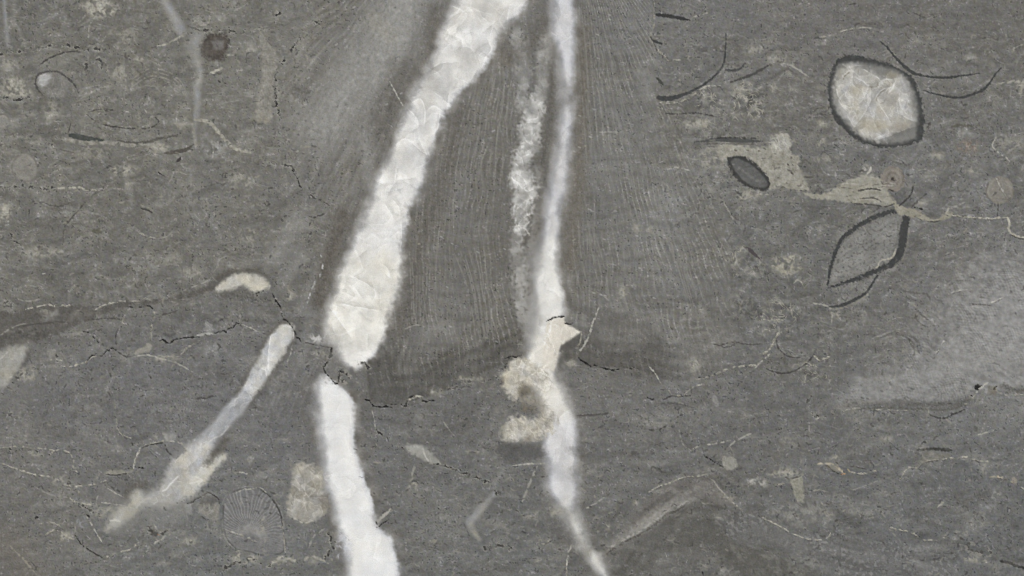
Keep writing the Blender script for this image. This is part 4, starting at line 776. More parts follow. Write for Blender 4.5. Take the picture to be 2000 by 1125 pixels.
crack([(748, 680), (790, 684), (830, 678), (870, 668), (900, 690)], 2.6, .75); kh([(898, 695), (903, 720), (888, 790), (884, 865)], 4, .62, brk=.1); thin([(885, 790), (882, 870)], .5); pale([(1040, 635), (1047, 680)], .6, 2.6); thin([(905, 720), (960, 718), (1010, 705)], .35)
Pl([(795, 935), (850, 900), (855, 885), (892, 895), (885, 925), (840, 945), (790, 955)], (150, 147, 137), .75, 2.5, 1.5, mott=8); pale([(755, 968), (860, 955), (930, 972), (1030, 1000), (1130, 1055)], .55, 3.2); kh([(930, 962), (1040, 962), (1100, 912), (1180, 862)], 3.4, .5); film(900, 950, 1060, 1000, .4); film(1180, 880, 1320, 980, .25, (124, 124, 122))
crack([(895, 885), (950, 870), (1000, 886), (1060, 858), (1165, 855)], 3, .85); crack([(1248, 825), (1300, 814), (1330, 822), (1362, 795), (1385, 768), (1410, 780)], 3, .85); pale([(1400, 775), (1440, 785), (1500, 812)], .55, 3)
Pl([(1195, 790), (1210, 755), (1240, 775), (1252, 810), (1230, 825), (1200, 815)], (146, 145, 142), .75, 2.5, 2, fac=20, fv=V2); thin([(1200, 745), (1225, 740)], .5); kh([(1150, 840), (1200, 832), (1255, 828)], 6, .55, (156, 155, 150)); speck([(1165, 815), (1185, 825)], 7, .4); kh([(1400, 770), (1412, 715), (1440, 690)], 5, .35)
Pl([(955, 830), (985, 828), (1000, 840), (1025, 825), (1020, 845), (980, 852)], (80, 79, 77), .65, 2.5, 1.5); kh([(345, 1020), (430, 1020), (510, 992), (540, 968), (600, 955)], 3.4, .6); crack([(510, 985), (540, 960), (600, 955), (630, 925), (660, 918), (685, 930)], 2.8, .75); thin([(690, 935), (740, 965), (790, 960)], .5)
crack([(490, 820), (540, 825)], 2.4, .6, brk=.3); crack([(548, 850), (575, 882)], 3, .7, brk=.3); thin([(682, 895), (678, 840), (695, 800)], .45); pale([(715, 775), (720, 745), (750, 690)], .45); kh([(710, 760), (730, 775)], 4, .6); Pl([(620, 760), (700, 765), (690, 790), (640, 800), (610, 780)], (120, 119, 116), .5, 4, 2); thin([(520, 750), (620, 740), (710, 748)], .4); film(420, 800, 500, 850, .2); pale([(560, 770), (580, 765)], .6, 5)
speck([(250, 915), (300, 930), (330, 960), (380, 990)], 10, .5); kh([(270, 990), (320, 982), (375, 990)], 4, .5); speck([(80, 1115), (150, 1050), (200, 1030), (250, 1012)], 10, .6); film(100, 1020, 220, 1125, .25); thin([(1480, 640), (1500, 630)], .5, 4)
speck([(1000, 680), (985, 690)], 4, .4); thin([(880, 1080), (885, 1090)], .6, 5); film(1050, 420, 1200, 520, .2); film(950, 360, 1080, 460, .15); speck([(1380, 340), (1500, 330)], 14, .35); kh([(815, 240), (870, 262), (920, 270), (1000, 260)], 3, .4); film(1380, 200, 1500, 300, .2)
for (x, y) in ((60, 820), (250, 700), (280, 710), (150, 870), (180, 830)): film(x - 25, y - 8, x + 25, y + 8, .3)
pale([(0, 840), (80, 790), (160, 770)], .25, 3); thin([(100, 790), (250, 770), (400, 760)], .3, 4)
at(1, 1)
crack([(92, 590), (108, 612), (120, 645), (145, 680), (158, 740), (190, 770), (215, 800), (232, 856), (258, 874)], 3.4, .92); kh([(140, 680), (155, 740)], 3, .5); thin([(258, 874), (320, 890), (440, 912)], .5, 2.6, brk=.4)
crack([(445, 915), (432, 980), (405, 1020), (405, 1055), (440, 1095), (475, 1122)], 3.2, .9); speck([(440, 920), (425, 985), (400, 1020)], 8, .6); speck([(480, 1050), (510, 1060), (540, 1090), (500, 1100)], 16, .6); crack([(485, 1110), (490, 1070), (500, 1045)], 2.6, .7); speck([(600, 1000), (640, 1005), (660, 1040)], 10, .6); Pl([(425, 930), (470, 960), (490, 1040), (460, 1080), (420, 1030)], (124, 122, 118), .5, 5, 2)
film(300, 830, 420, 890, .5, (168, 167, 163)); film(370, 1080, 430, 1125, .6, (176, 175, 172)); pale([(215, 880), (205, 940), (180, 1000)], .5); kh([(0, 815), (60, 822)], 3.4, .7, (180, 178, 170)); film(330, 920, 420, 990, .25)
for pts in ([(85, 845), (78, 900), (72, 960), (70, 1030)], [(30, 1035), (55, 1045), (60, 1075)], [(180, 790), (215, 800), (222, 860)], [(770, 90), (800, 140)], [(810, 55), (840, 90), (845, 130)], [(810, 250), (835, 230)], [(755, 432), (775, 450), (785, 500), (770, 490)], [(690, 560), (700, 600), (692, 620)], [(580, 500), (650, 540), (690, 570), (712, 590)], [(440, 690), (500, 770), (550, 840)], [(500, 655), (600, 675), (700, 690)], [(590, 575), (610, 605)], [(610, 370), (640, 345)], [(655, 850), (655, 890)], [(855, 200), (850, 320)], [(540, 600), (560, 610)], [(385, 870), (405, 845)]):
    cleave(pts)
for pts in ([(790, 90), (815, 130), (835, 140)], [(700, 580), (720, 595), (750, 570)], [(690, 500), (700, 560)], [(610, 700), (640, 740), (680, 760)], [(830, 250), (825, 300)]): St(pts, 5, (196, 195, 189), .5, 3, .7)
thin([(310, 5), (340, 35), (375, 45), (430, 80)], .5, 2.4); thin([(315, 195), (330, 155), (400, 130)], .5, 2.4); thin([(240, 10), (275, 20)], .5, 4); speck([(280, 270), (330, 240), (380, 220)], 6, .4); network([(200, 260), (290, 240), (320, 340), (240, 330)], .4); pale([(380, 370), (390, 420), (385, 470), (350, 520), (325, 570), (310, 620), (300, 650)], .55, 4, (172, 171, 168))
speck([(90, 500), (140, 560)], 10, .4); film(160, 580, 240, 640, .3); speck([(0, 600), (30, 625), (60, 625)], 6, .5); crack([(0, 592), (20, 590), (42, 577)], 3, .8, brk=.3); pale([(870, 805), (930, 780), (990, 790)], .3, 3)
for (x, y) in ((1150, 300), (1085, 260), (1140, 785), (935, 770), (1410, 875), (1175, 80), (1300, 350), (1455, 330), (1120, 555)): St([(x - 5, y), (x + 5, y + 5)], 4.5, (172, 171, 168), .6, 1.8, .6)
speck([(1440, 1080), (1380, 1100), (1250, 1110), (1200, 1105)], 7, .5); crack([(1490, 970), (1470, 1000), (1460, 1030)], 2.2, .5); film(1180, 1080, 1320, 1110, .3)
at(2, 1)
pale([(508, 680), (472, 770), (450, 850), (420, 900), (385, 950)], .5, 4.5); crack([(388, 970), (430, 1000), (470, 1022), (490, 1018), (540, 1035), (600, 1042)], 3.2, .9); crack([(600, 1040), (640, 1035), (700, 1036), (745, 1042)], 2.8, .65, brk=.4); kh([(700, 1030), (745, 1042)], 3, .5)
crack([(-40, 975), (0, 965), (25, 968)], 2.4, .8); film(300, 980, 380, 1030, .3); kh([(0, 890), (60, 895)], 5, .35)
thin([(1200, 905), (1300, 880), (1390, 895), (1490, 885)], .35, 3); thin([(1180, 890), (1260, 910), (1330, 880)], .3, 3); kh([(1080, 1100), (1160, 1080), (1250, 1042), (1330, 1020)], 4, .35, brk=.5); kh([(1300, 1030), (1400, 1015), (1440, 1022)], 5, .55); pale([(1420, 1035), (1460, 995), (1510, 950)], .55, 3.2); crack([(1090, 1090), (1130, 1085)], 2.4, .4, brk=.5)
pale([(800, 1020), (840, 1065), (870, 1120)], .5, 3); network([(1180, 300), (1350, 320), (1470, 400), (1500, 520), (1350, 520), (1260, 420)], .5); film(1320, 320, 1370, 370, .4); film(1270, 380, 1340, 440, .35)
speck([(1110, 15), (1200, 48), (1250, 70)], 6, .5); pale([(1240, 60), (1280, 130), (1300, 170)], .35, 4); kh([(1320, 20), (1370, 42), (1420, 20), (1500, 15)], 5, .4); film(1340, -10, 1440, 40, .35); network([(1290, 550), (1400, 560), (1400, 720), (1290, 760)], .3)
for (x, y) in ((455, 100), (470, 110), (605, 110), (600, 425), (750, 445), (540, 275), (545, 605), (835, 620), (1090, 235), (560, 630), (745, 100), (730, 255), (480, 590), (520, 600)): St([(x - 6, y), (x + 6, y + 3)], 4.5, (174, 173, 170), .6, 1.8, .6)
pale([(480, 580), (540, 610), (570, 640)], .35); pale([(570, 420), (620, 425)], .5); pale([(1100, 690), (1130, 685), (1140, 700)], .5); pale([(1050, 720), (1045, 690)], .5); pale([(240, 750), (215, 840), (185, 900)], .5, 2.2, (245, 243, 238))
film(610, 540, 680, 620, .3); film(1020, 960, 1110, 1060, .3); film(690, 180, 850, 250, .2); plume([(550, 850), (650, 880), (700, 860)], 30, .2, soft=18)
for pts in ([(40, 60), (25, 130)], [(70, 210), (110, 260)], [(20, 110), (60, 70), (100, 40)], [(20, 290), (40, 300)], [(150, 540), (165, 590)]): St(pts, 2.4, (206, 205, 200), .7)
at(0, 2)
kh([(680, 110), (672, 160), (682, 210), (695, 280), (780, 325), (820, 350)], 3, .5); kh([(782, 500), (795, 440), (825, 372)], 5, .7, (172, 170, 162), .02); kh([(825, 372), (900, 345), (970, 333), (1060, 350), (1095, 395)], 4, .62, brk=.05); thin([(830, 375), (880, 355), (960, 345)], .6, 2.6)
film(900, 280, 1030, 335, .4, (140, 138, 132)); Pl([(975, 295), (1025, 285), (1028, 330), (975, 332)], (146, 145, 141), .55, 5, 2); Pl([(965, 342), (1060, 352), (1085, 390), (1060, 410), (1028, 440), (985, 392)], (119, 118, 117), .75, 2, 1); thin([(965, 345), (980, 395), (1010, 420)], .5, 2.6); thin([(1028, 440), (1070, 405)], .5, 3); pale([(1000, 440), (998, 500)], .6, 3, (176, 175, 172))
Pl([(612, 528), (650, 502), (740, 508), (780, 505), (740, 528), (640, 535)], (142, 139, 128), .7, 2.5, 1.6, mott=10); thin([(620, 528), (680, 535), (740, 525)], .6, 2); crack([(815, 490), (848, 491)], 3, .75); crack([(740, 500), (780, 505)], 2, .4); speck([(800, 350), (830, 345), (760, 350)], 8, .5)
speck([(-60, 415), (0, 410), (80, 378), (200, 390), (240, 420), (300, 410)], 7, .55); kh([(300, 415), (322, 390), (400, 398), (430, 450), (430, 500), (470, 522)], 3.4, .5); kh([(0, 375), (100, 365), (200, 375), (330, 390)], 3, .4); kh([(0, 460), (100, 500), (200, 530), (320, 552), (380, 590), (440, 600), (530, 592), (620, 565)], 4, .5); film(310, 535, 370, 580, .45); film(160, 390, 250, 430, .35)
kh([(445, 600), (470, 655)], 4, .5); kh([(400, 665), (440, 690), (480, 700), (540, 710)], 5, .5); speck([(440, 690), (500, 720), (540, 750), (600, 780)], 7, .5); film(470, 680, 560, 730, .35); pale([(200, 600), (300, 650), (400, 665)], .25, 3)
crack([(440, 888), (455, 908), (480, 940), (520, 972)], 3.6, .92); thin([(520, 972), (570, 1002), (612, 1022)], .6, 2.6); kh([(270, 882), (330, 855), (400, 900), (450, 912)], 5, .5); kh([(235, 820), (300, 810), (370, 845)], 3.6, .4); film(330, 860, 440, 920, .35); kh([(440, 870), (445, 820), (470, 775), (495, 755)], 3.4, .55); film(455, 760, 515, 850, .4, (126, 127, 128), 5)
pale([(505, 770), (545, 840), (575, 890), (600, 930)], .55, 3); crack([(505, 765), (520, 780)], 3, .7); Pl([(570, 640), (610, 592), (700, 640), (770, 680), (735, 718), (640, 700), (575, 690)], (121, 119, 115), .7, 3, 1.5); pale([(615, 600), (680, 640), (745, 672)], .5); pale([(595, 695), (650, 700), (740, 715)], .5, 3); pale([(575, 650), (565, 690), (570, 720)], .4); film(530, 700, 700, 790, .25)
kh([(612, 1022), (680, 990), (760, 972), (810, 930)], 4, .42); pale([(838, 1015), (880, 950), (960, 900), (995, 850)], .55, 3.4); speck([(870, 850), (900, 870), (940, 885), (990, 860)], 14, .6); Pl([(875, 840), (905, 845), (920, 885), (885, 890)], (66, 62, 58), .6, 4, 2); pale([(905, 825), (925, 865)], .6, 5); St([(925, 882), (935, 888)], 5, (140, 100, 70), .7, 1.5, .5)
crack([(1088, 700), (1130, 690), (1160, 672)], 3, .85); thin([(1160, 672), (1200, 645), (1220, 635), (1275, 668), (1285, 700)], .6, 2.6); BP = part('calcite_patch', 'small angular cream patch right of the diagonal vein foot', 0, 30); Pl([(1165, 690), (1270, 700), (1283, 745), (1270, 800), (1200, 780), (1150, 720)], (138, 135, 127), .75, 4, 2, pt=BP, mott=10, fac=16, fv=V2); Pl([(1170, 700), (1200, 650), (1270, 670), (1265, 700)], (96, 94, 90), .6, 3, 2); thin([(1180, 775), (1215, 800), (1245, 830)], .4); kh([(1275, 720), (1275, 790)], 4, .6, (166, 164, 156)); Pl([(1085, 705), (1125, 700), (1120, 760), (1095, 755)], (150, 149, 146), .6, 3, 2); pale([(1095, 760), (1095, 830)], .4); speck([(1030, 690), (1080, 695)], 6, .5)
kh([(1345, 865), (1400, 880), (1460, 905), (1510, 930)], 5, .5, (158, 156, 148)); film(1340, 980, 1510, 1060, .4); speck([(1270, 1110), (1360, 1060), (1420, 1040), (1500, 1030)], 10, .5); pale([(1310, 625), (1380, 640)], .3); pale([(1385, 640), (1420, 620), (1510, 612)], .6, 2.6)
film(1430, 400, 1495, 480, .3, (134, 132, 127)); pale([(1375, 520), (1410, 518), (1465, 530)], .5, 4); thin([(1150, 85), (1200, 82), (1250, 70)], .4, 4); thin([(820, 75), (845, 65)], .5, 3); film(1060, 890, 1170, 950, .25); thin([(1100, 200), (1095, 260), (1060, 320)], .2)
plume([(-60, 900), (60, 960), (160, 1100), (220, 1200)], 60, .3, (112, 106, 98), soft=26); pale([(60, 950), (110, 1000), (150, 1040), (215, 1120)], .5, 3.6, (138, 133, 122)); crack([(210, 788), (222, 786)], 3.4, .8); speck([(60, 40), (0, 80)], 9, .5); speck([(40, 160), (80, 200), (130, 205)], 12, .35); pale([(75, 740), (72, 770)], .4)
thin([(660, 20), (680, 35), (700, 20)], .4); Pl([(675, 150), (710, 140), (725, 165), (700, 190), (680, 180)], (96, 95, 92), .5, 3, 1.5); Pl([(640, 560), (700, 540), (780, 560), (780, 620), (700, 640)], (98, 97, 95), .4, 6, 2); film(1000, 860, 1080, 880, .2)
plume([(1250, 410), (1300, 380)], 12, .4, (92, 89, 82), soft=7); plume([(740, 650), (780, 600), (860, 590)], 14, .35, (92, 87, 79), soft=9)
at(1, 2)
crack([(642, 90), (690, 125), (740, 138), (792, 135)], 3.6, .92); crack([(788, 124), (830, 120), (862, 128), (880, 131), (882, 95), (912, 74), (930, 72)], 3, .85); crack([(975, 97), (1010, 102), (1055, 98)], 3, .9); kh([(890, 90), (920, 85), (945, 70), (975, 85)], 6, .6); speck([(920, 85), (950, 90)], 8, .5)
crack([(455, 0), (475, 5)], 3, .8); film(1010, 30, 1100, 70, .35); speck([(1060, 60), (1130, 30), (1260, 10)], 6, .4); thin([(650, 0), (648, 90)], .4)
pale([(680, 150), (690, 200), (700, 262)], .45); speck([(700, 265), (760, 310), (830, 350), (880, 392)], 6, .6); speck([(1010, 466), (1100, 480), (1160, 500), (1240, 530), (1380, 590), (1412, 660)], 6, .6); kh([(1100, 490), (1165, 500)], 4, .4)
pale([(930, 470), (912, 560), (895, 620)], .3, 6); film(890, 560, 950, 630, .35); speck([(1030, 718), (1100, 750), (1165, 768)], 7, .65); speck([(1330, 965), (1390, 955), (1430, 945), (1510, 972)], 10, .65); crack([(1335, 955), (1350, 968)], 3, .8); crack([(1480, 950), (1510, 970)], 2.6, .7); thin([(1220, 820), (1250, 890)], .5)
speck([(430, 870), (452, 945), (410, 1030)], 16, .6); crack([(425, 880), (455, 960)], 2.4, .5, brk=.4); kh([(60, 1075), (100, 1050), (150, 1012), (250, 1040), (330, 1010), (420, 1050)], 7, .42); film(110, 1010, 240, 1060, .3); film(300, 1010, 380, 1060, .25); speck([(0, 1000), (40, 1050), (90, 1060)], 7, .5)
thin([(0, 605), (60, 640), (105, 690), (150, 790), (168, 980)], .45, 2.8); pale([(155, 790), (162, 900), (170, 980)], .45); pale([(165, 975), (175, 990)], .7, 4); pale([(35, 790), (110, 715)], .6, 2.6); film(10, 790, 70, 870, .3); pale([(0, 605), (30, 610), (65, 640)], .5)
crack([(703, 838), (735, 822), (775, 795)], 2.6, .8); pale([(705, 810), (750, 770), (800, 730)], .5, 8); crack([(700, 800), (706, 836)], 2.2, .5); speck([(950, 690), (990, 670)], 8, .4); speck([(770, 770), (900, 765)], 5, .3); pale([(380, 450), (390, 410)], .6)
film(1120, 920, 1270, 1010, .35, (122, 119, 114)); pale([(1150, 1115), (1180, 1030)], .3, 5); pale([(310, 960), (340, 890), (400, 850)], .3, 4); film(1000, 900, 1080, 960, .3); thin([(980, 940), (1070, 970)], .4); pale([(1090, 210), (1150, 290), (1180, 320)], .3); kh([(1030, 130), (1100, 110)], 4, .3)
film(1420, 220, 1500, 330, .25); speck([(60, 335), (50, 345)], 6, .3); film(130, 310, 200, 340, .25); Pl([(1230, 330), (1290, 320), (1300, 350), (1250, 360)], (96, 94, 90), .4, 4, 2); film(1240, 390, 1360, 410, .25); thin([(570, 380), (590, 385)], .6, 3); thin([(605, 545), (625, 550)], .6, 3)
thin([(470, 850), (545, 915)], .35); pale([(480, 860), (540, 920)], .5, 2.6, (200, 200, 204)); film(470, 870, 560, 1030, .35, (190, 191, 196), 12); pale([(845, 1070), (850, 1080)], .5, 4)
at(2, 2)
thin([(880, 95), (935, 70), (980, 72), (1045, 68)], .6, 2.8); kh([(890, 15), (920, 45), (955, 68), (1010, 65)], 3.4, .5); kh([(1010, 60), (1060, 20), (1110, 5)], 4, .35); crack([(790, 78), (830, 88)], 2.8, .6); thin([(870, 115), (960, 115), (1060, 140)], .3, 3); thin([(1050, 35), (1080, 25)], .5)
Pl([(1173, 82), (1190, 66), (1212, 115), (1200, 132), (1180, 120)], (140, 138, 135), .7, 2, 1); thin([(800, 270), (860, 266), (912, 240)], .6, 2.4); speck([(930, 215), (970, 195), (1010, 170)], 8, .35); pale([(980, 270), (1000, 350), (1050, 390)], .3, 3); pale([(1045, 388), (1110, 362), (1190, 350), (1280, 330)], .5, 3); pale([(1270, 370), (1310, 335), (1400, 290)], .4, 4); thin([(990, 320), (1060, 395)], .35)
CC = part('calcite_crystal', 'small blocky pale crystal beside a hairline crack on plain mud', 0, 30); Pl([(1228, 450), (1245, 425), (1300, 428), (1322, 482), (1282, 506), (1245, 492)], (150, 148, 139), .85, 2, 1, pt=CC, sub=2, mott=12, fac=20, fv=V1, cl=.5); Pl([(1150, 400), (1180, 375), (1290, 370), (1300, 425), (1230, 440)], (120, 118, 112), .5, 4, 2); crack([(1118, 400), (1140, 430), (1180, 452), (1235, 490)], 2.4, .65); pale([(1243, 432), (1246, 488)], .6, 2.4); pale([(1280, 370), (1310, 440)], .4); thin([(1118, 360), (1118, 400)], .5)
film(1365, 530, 1500, 612, .5, (140, 138, 132), 5, 14); pale([(1440, 540), (1450, 580)], .4); Pl([(690, 400), (720, 392), (745, 408), (715, 415)], (80, 78, 75), .6, 3, 1); Pl([(840, 495), (860, 488), (882, 512), (862, 515)], (76, 75, 72), .6, 2.5, 1); thin([(900, 372), (912, 378)], .6, 4); thin([(572, 495), (580, 500)], .7, 4); speck([(1300, 548), (1325, 552)], 7, .5); thin([(440, 300), (560, 300)], .2)
kh([(790, 645), (850, 605), (930, 577), (1010, 545), (1080, 540), (1140, 530)], 3.6, .62, brk=.1); kh([(1140, 530), (1180, 570), (1220, 622), (1290, 690), (1345, 738)], 4, .42, brk=.45); film(1220, 640, 1300, 690, .3); pale([(790, 650), (815, 660)], .5); pale([(430, 730), (490, 700), (540, 665)], .4, 3); pale([(1440, 690), (1490, 730)], .4); speck([(1440, 770), (1480, 780)], 6, .5); pale([(1100, 700), (1220, 705)], .3, 4, brk=.5)
pale([(0, 482), (80, 470), (190, 466)], .55, 3.4); pale([(148, 480), (100, 590), (60, 690)], .35, 6); crack([(5, 480), (40, 482)], 2, .4); thin([(175, 545), (210, 540)], .6, 4); film(210, 720, 300, 780, .4); film(60, 740, 200, 800, .2); speck([(0, 710), (60, 770), (160, 785)], 6, .35)
pale([(350, 940), (325, 1020), (318, 1125)], .6, 4, (170, 168, 160)); thin([(150, 940), (165, 970)], .6); kh([(160, 945), (200, 935), (225, 905)], 6, .6); crack([(160, 965), (240, 910)], 2, .5, brk=.3); film(140, 1020, 200, 1060, .3); thin([(80, 1025), (140, 1022)], .6, 2.6); film(420, 940, 470, 1010, .3); Pl([(240, 840), (310, 830), (370, 930), (330, 950), (260, 900)], (90, 88, 86), .5, 8, 2); kh([(310, 1060), (325, 1125)], 4, .5, (150, 132, 110))
Pl([(840, 1045), (900, 1010), (1000, 1035), (1060, 1045), (1050, 1110), (960, 1125), (820, 1125)], (113, 112, 109), .6, 5, 2, mott=9); Pl([(990, 970), (1080, 960), (1160, 990), (1180, 1040), (1080, 1035), (1000, 1010)], (112, 110, 107), .55, 8, 2); film(1170, 1070, 1330, 1125, .35, (130, 128, 123))
for pts in ([(898, 990), (905, 1012)], [(975, 1025), (974, 1060)], [(1055, 1045), (1045, 1112)], [(1020, 1050), (1025, 1030)], [(1130, 990), (1145, 1010)], [(830, 1070), (850, 1035)]): pale(pts, .65, 3, (176, 174, 168))
crack([(1112, 1100), (1118, 1118)], 2.4, .6); speck([(1200, 1100), (1240, 1080)], 10, .5); film(1200, 760, 1220, 790, .4); film(540, 820, 580, 860, .3); pale([(595, 775), (605, 760)], .5, 5); film(710, 690, 740, 715, .4)
plume([(900, 730), (830, 780), (740, 840)], 18, .4, (150, 147, 140), soft=12); plume([(1020, 690), (940, 700)], 10, .3, soft=7)
for o in range(6): St([(500 + 40 * o, 900 - 22 * o), (560 + 40 * o, 960 - 34 * o)], 6, (128, 124, 118), .16, 4, 1)
thin([(380, 185), (480, 180), (560, 172)], .35, 4); thin([(940, 140), (1100, 110), (1200, 120)], .2, 8, (96, 94, 91)); thin([(1350, 210), (1500, 190)], .2, 5); plume([(800, 130), (900, 120), (1050, 145)], 10, .3, (94, 92, 89), soft=6)
at(3, 2)
speck([(215, 150), (225, 110), (265, 65)], 8, .4); speck([(260, 175), (330, 190), (400, 175), (440, 165)], 8, .55); kh([(440, 160), (520, 143), (640, 150), (820, 155)], 2.8, .45, brk=.4); thin([(520, 148), (700, 140), (940, 150), (1060, 150), (1150, 120)], .35, 4, (84, 83, 77)); film(270, 195, 300, 220, .6, (170, 168, 162), 3); speck([(310, 195), (350, 190)], 6, .5)
kh([(1150, 120), (1180, 105), (1215, 60)], 4, .5); Pl([(1215, 8), (1255, 10), (1240, 35), (1218, 30)], (42, 40, 37), .9, 2, 1.5, h=-3); pale([(1220, 50), (1255, 15), (1290, -10)], .7, 4, (176, 174, 168)); speck([(1200, 70), (1170, 100)], 8, .6); kh([(1330, 20), (1350, 50), (1400, 66), (1500, 60), (1600, 60)], 5, .4, brk=.5); crack([(1340, 15), (1330, 30)], 3, .6); Pl([(1290, 20), (1340, 15), (1335, 60), (1300, 60)], (112, 106, 92), .5, 5, 2)
plume([(1380, 10), (1450, 40), (1540, 40)], 8, .4, (90, 88, 83), soft=5); film(1270, 60, 1500, 130, .2, (116, 116, 114))
for pts in ([(618, 195), (645, 152)], [(690, 212), (715, 168)], [(930, 190), (945, 150)], [(775, 205), (785, 195)]): pale(pts, .45, 5, (140, 138, 132))
Pl([(868, 492), (888, 440), (925, 402), (1062, 412), (1062, 432), (920, 456)], (121, 118, 108), .65, 3, 1.5, mott=9); kh([(775, 552), (825, 490), (880, 492), (915, 457), (1000, 442), (1090, 432), (1160, 430), (1240, 452), (1300, 456)], 3.4, .55, label='thin khaki seam under the straight shell blade'); thin([(880, 495), (920, 462), (1000, 448)], .5); thin([(875, 495), (905, 510)], .5)
kh([(290, 470), (340, 465), (400, 480), (440, 520)], 6, .55, (168, 160, 144)); crack([(345, 480), (380, 510), (430, 530)], 2.2, .6); St([(430, 528), (448, 525)], 8, (190, 152, 112), .75, 2, 1); Pl([(335, 465), (400, 475), (435, 510), (390, 512)], (146, 140, 126), .6, 3, 2); St([(470, 500), (476, 512)], 5, (186, 168, 130), .8, 1.5, 1); thin([(470, 480), (530, 490), (580, 500)], .5); kh([(480, 515), (560, 527), (630, 508), (635, 540)], 3, .45); film(370, 400, 440, 470, .35); crack([(420, 484), (432, 484)], 3, .8); pale([(240, 390), (300, 375)], .4, 4); thin([(150, 438), (180, 425)], .4, 3)
TR = part('calcite_crystal', 'pale tooth shaped crystal standing under a ragged khaki film', 0, 30); Pl([(130, 562), (205, 530), (212, 696), (172, 692), (150, 640)], (146, 144, 131), .85, 2.4, 1.2, pt=TR, sub=1, mott=14, cl=.3, fac=10, fv=V1); thin([(103, 543), (120, 557), (150, 552), (195, 535)], .6, 3); film(0, 490, 190, 560, .4); speck([(0, 590), (50, 595), (90, 585)], 7, .5); kh([(60, 590), (130, 570)], 5, .5); pale([(205, 520), (210, 545)], .6)
kh([(660, 780), (720, 840), (840, 870), (900, 910), (960, 915), (1020, 912), (1060, 860)], 4, .45, brk=.5); kh([(-30, 785), (0, 800), (80, 840), (150, 880), (250, 912), (340, 905), (372, 865)], 3.4, .5); kh([(310, 690), (350, 760), (400, 762), (450, 740)], 4, .4, brk=.4); speck([(540, 760), (600, 775), (640, 740), (680, 790)], 10, .4); kh([(220, 640), (300, 620), (360, 640)], 4, .3); pale([(500, 620), (600, 585), (640, 570)], .25)
kh([(1300, 545), (1350, 545), (1400, 560), (1440, 580)], 5, .5, (166, 156, 138)); speck([(1380, 560), (1450, 580)], 7, .4); kh([(1470, 590), (1520, 630), (1600, 640)], 3, .5); Pl([(1430, 550), (1450, 545), (1462, 585), (1440, 580)], (150, 142, 132), .7, 2, 1.5); film(1245, 450, 1290, 520, .4); pale([(1205, 305), (1260, 290), (1335, 268)], .55, 3.4); Pl([(1165, 540), (1220, 535), (1225, 560), (1170, 560)], (88, 89, 88), .5, 3, 1); Pl([(1210, 255), (1230, 252), (1228, 275), (1212, 272)], (84, 83, 76), .6, 2.5, 1)
Pl([(1210, 650), (1280, 630), (1270, 665), (1220, 670)], (88, 86, 84), .4, 4, 2); film(1310, 620, 1360, 690, .4, (128, 127, 122), 4); kh([(995, 720), (1020, 700), (1035, 690)], 6, .4); thin([(660, 290), (670, 305)], .7, 3); thin([(50, 262), (70, 268)], .6, 4); thin([(895, 360), (910, 340), (930, 345)], .6); thin([(1090, 660), (1125, 690)], .5); thin([(720, 645), (770, 630)], .5, 3); thin([(975, 990), (1080, 995)], .4); thin([(555, 450), (605, 450)], .4)
speck([(1100, 880), (1150, 920), (1200, 970), (1300, 985)], 22, .4); speck([(1200, 740), (1260, 800), (1200, 800)], 18, .3); film(1150, 1010, 1300, 1050, .35); kh([(1150, 1020), (1280, 1045)], 5, .4, brk=.5); film(790, 930, 980, 1000, .2, (122, 122, 120)); film(1210, 680, 1350, 760, .25, (118, 118, 117)); thin([(1350, 340), (1400, 310)], .4, 4); film(650, 300, 740, 340, .25); film(-20, 680, 300, 820, .2, (120, 119, 115))

# ------------------------------------------------------------------ scattered shell hash: tiny curved flecks
def flecks(n, box, cols, amax, lmin, lmax):
    px()
    for k in range(n):
        x, y = rng.uniform(box[0], box[2]), rng.uniform(box[1], box[3]); t = rng.normal(0, .7); L = rng.uniform(lmin, lmax); b = rng.normal(0, .25) * L
        i = np.searchsorted(xs, x); j = np.searchsorted(ys, y)
        if 0 <= j < NY and 0 <= i < NX and calc[min(j, NY - 1), min(i, NX - 1)] > .3: continue
        cx, cy = math.cos(t), math.sin(t); cc = cols[rng.randint(len(cols))]
        St([(x - cx * L / 2, y - cy * L / 2), (x - cy * b, y + cx * b), (x + cx * L / 2, y + cy * L / 2)], rng.uniform(1.6, 3.2), cc, rng.uniform(.2, amax), 1.2, .8, sub=2)
def clouds(n, box, lo, hi, a, dark=.4):
    px()
    for k in range(n):
        x, y = rng.uniform(box[0], box[2]), rng.uniform(box[1], box[3]); i, j = np.searchsorted(xs, x), np.searchsorted(ys, y)
        if calc[j, i] > .2 or ID[j, i] not in (0, CORAL): continue
        rx = rng.uniform(lo, hi); ry = rx * rng.uniform(.22, .6); t = rng.normal(0, .35); d = rng.rand() < dark
        P = [(x + rx * math.cos(u) * math.cos(t) * rng.uniform(.7, 1.2) - ry * math.sin(u) * math.sin(t), y + rx * math.cos(u) * math.sin(t) + ry * math.sin(u) * math.cos(t) * rng.uniform(.7, 1.2)) for u in np.linspace(0, 6.283, 9)[:-1]]
        Pl(P, (90, 88, 84) if d else (142, 140, 133), a * rng.uniform(.4, 1.2), rng.uniform(2, 7), 2, mott=12, big=4, sub=2, patchy=.7)
clouds(120, (0, 60, 600, 560), 6, 34, .34, .35); clouds(120, (1290, 80, 2000, 470), 6, 30, .32, .4)
clouds(130, (0, 600, 620, 1125), 6, 40, .3, .4); clouds(230, (760, 790, 2000, 1125), 6, 46, .3, .42); clouds(70, (1430, 450, 1900, 780), 5, 26, .26, .45)
PL_ = ((150, 148, 140), (142, 140, 133), (158, 154, 142)); DKS = ((70, 68, 65), (78, 76, 72), (60, 59, 57))
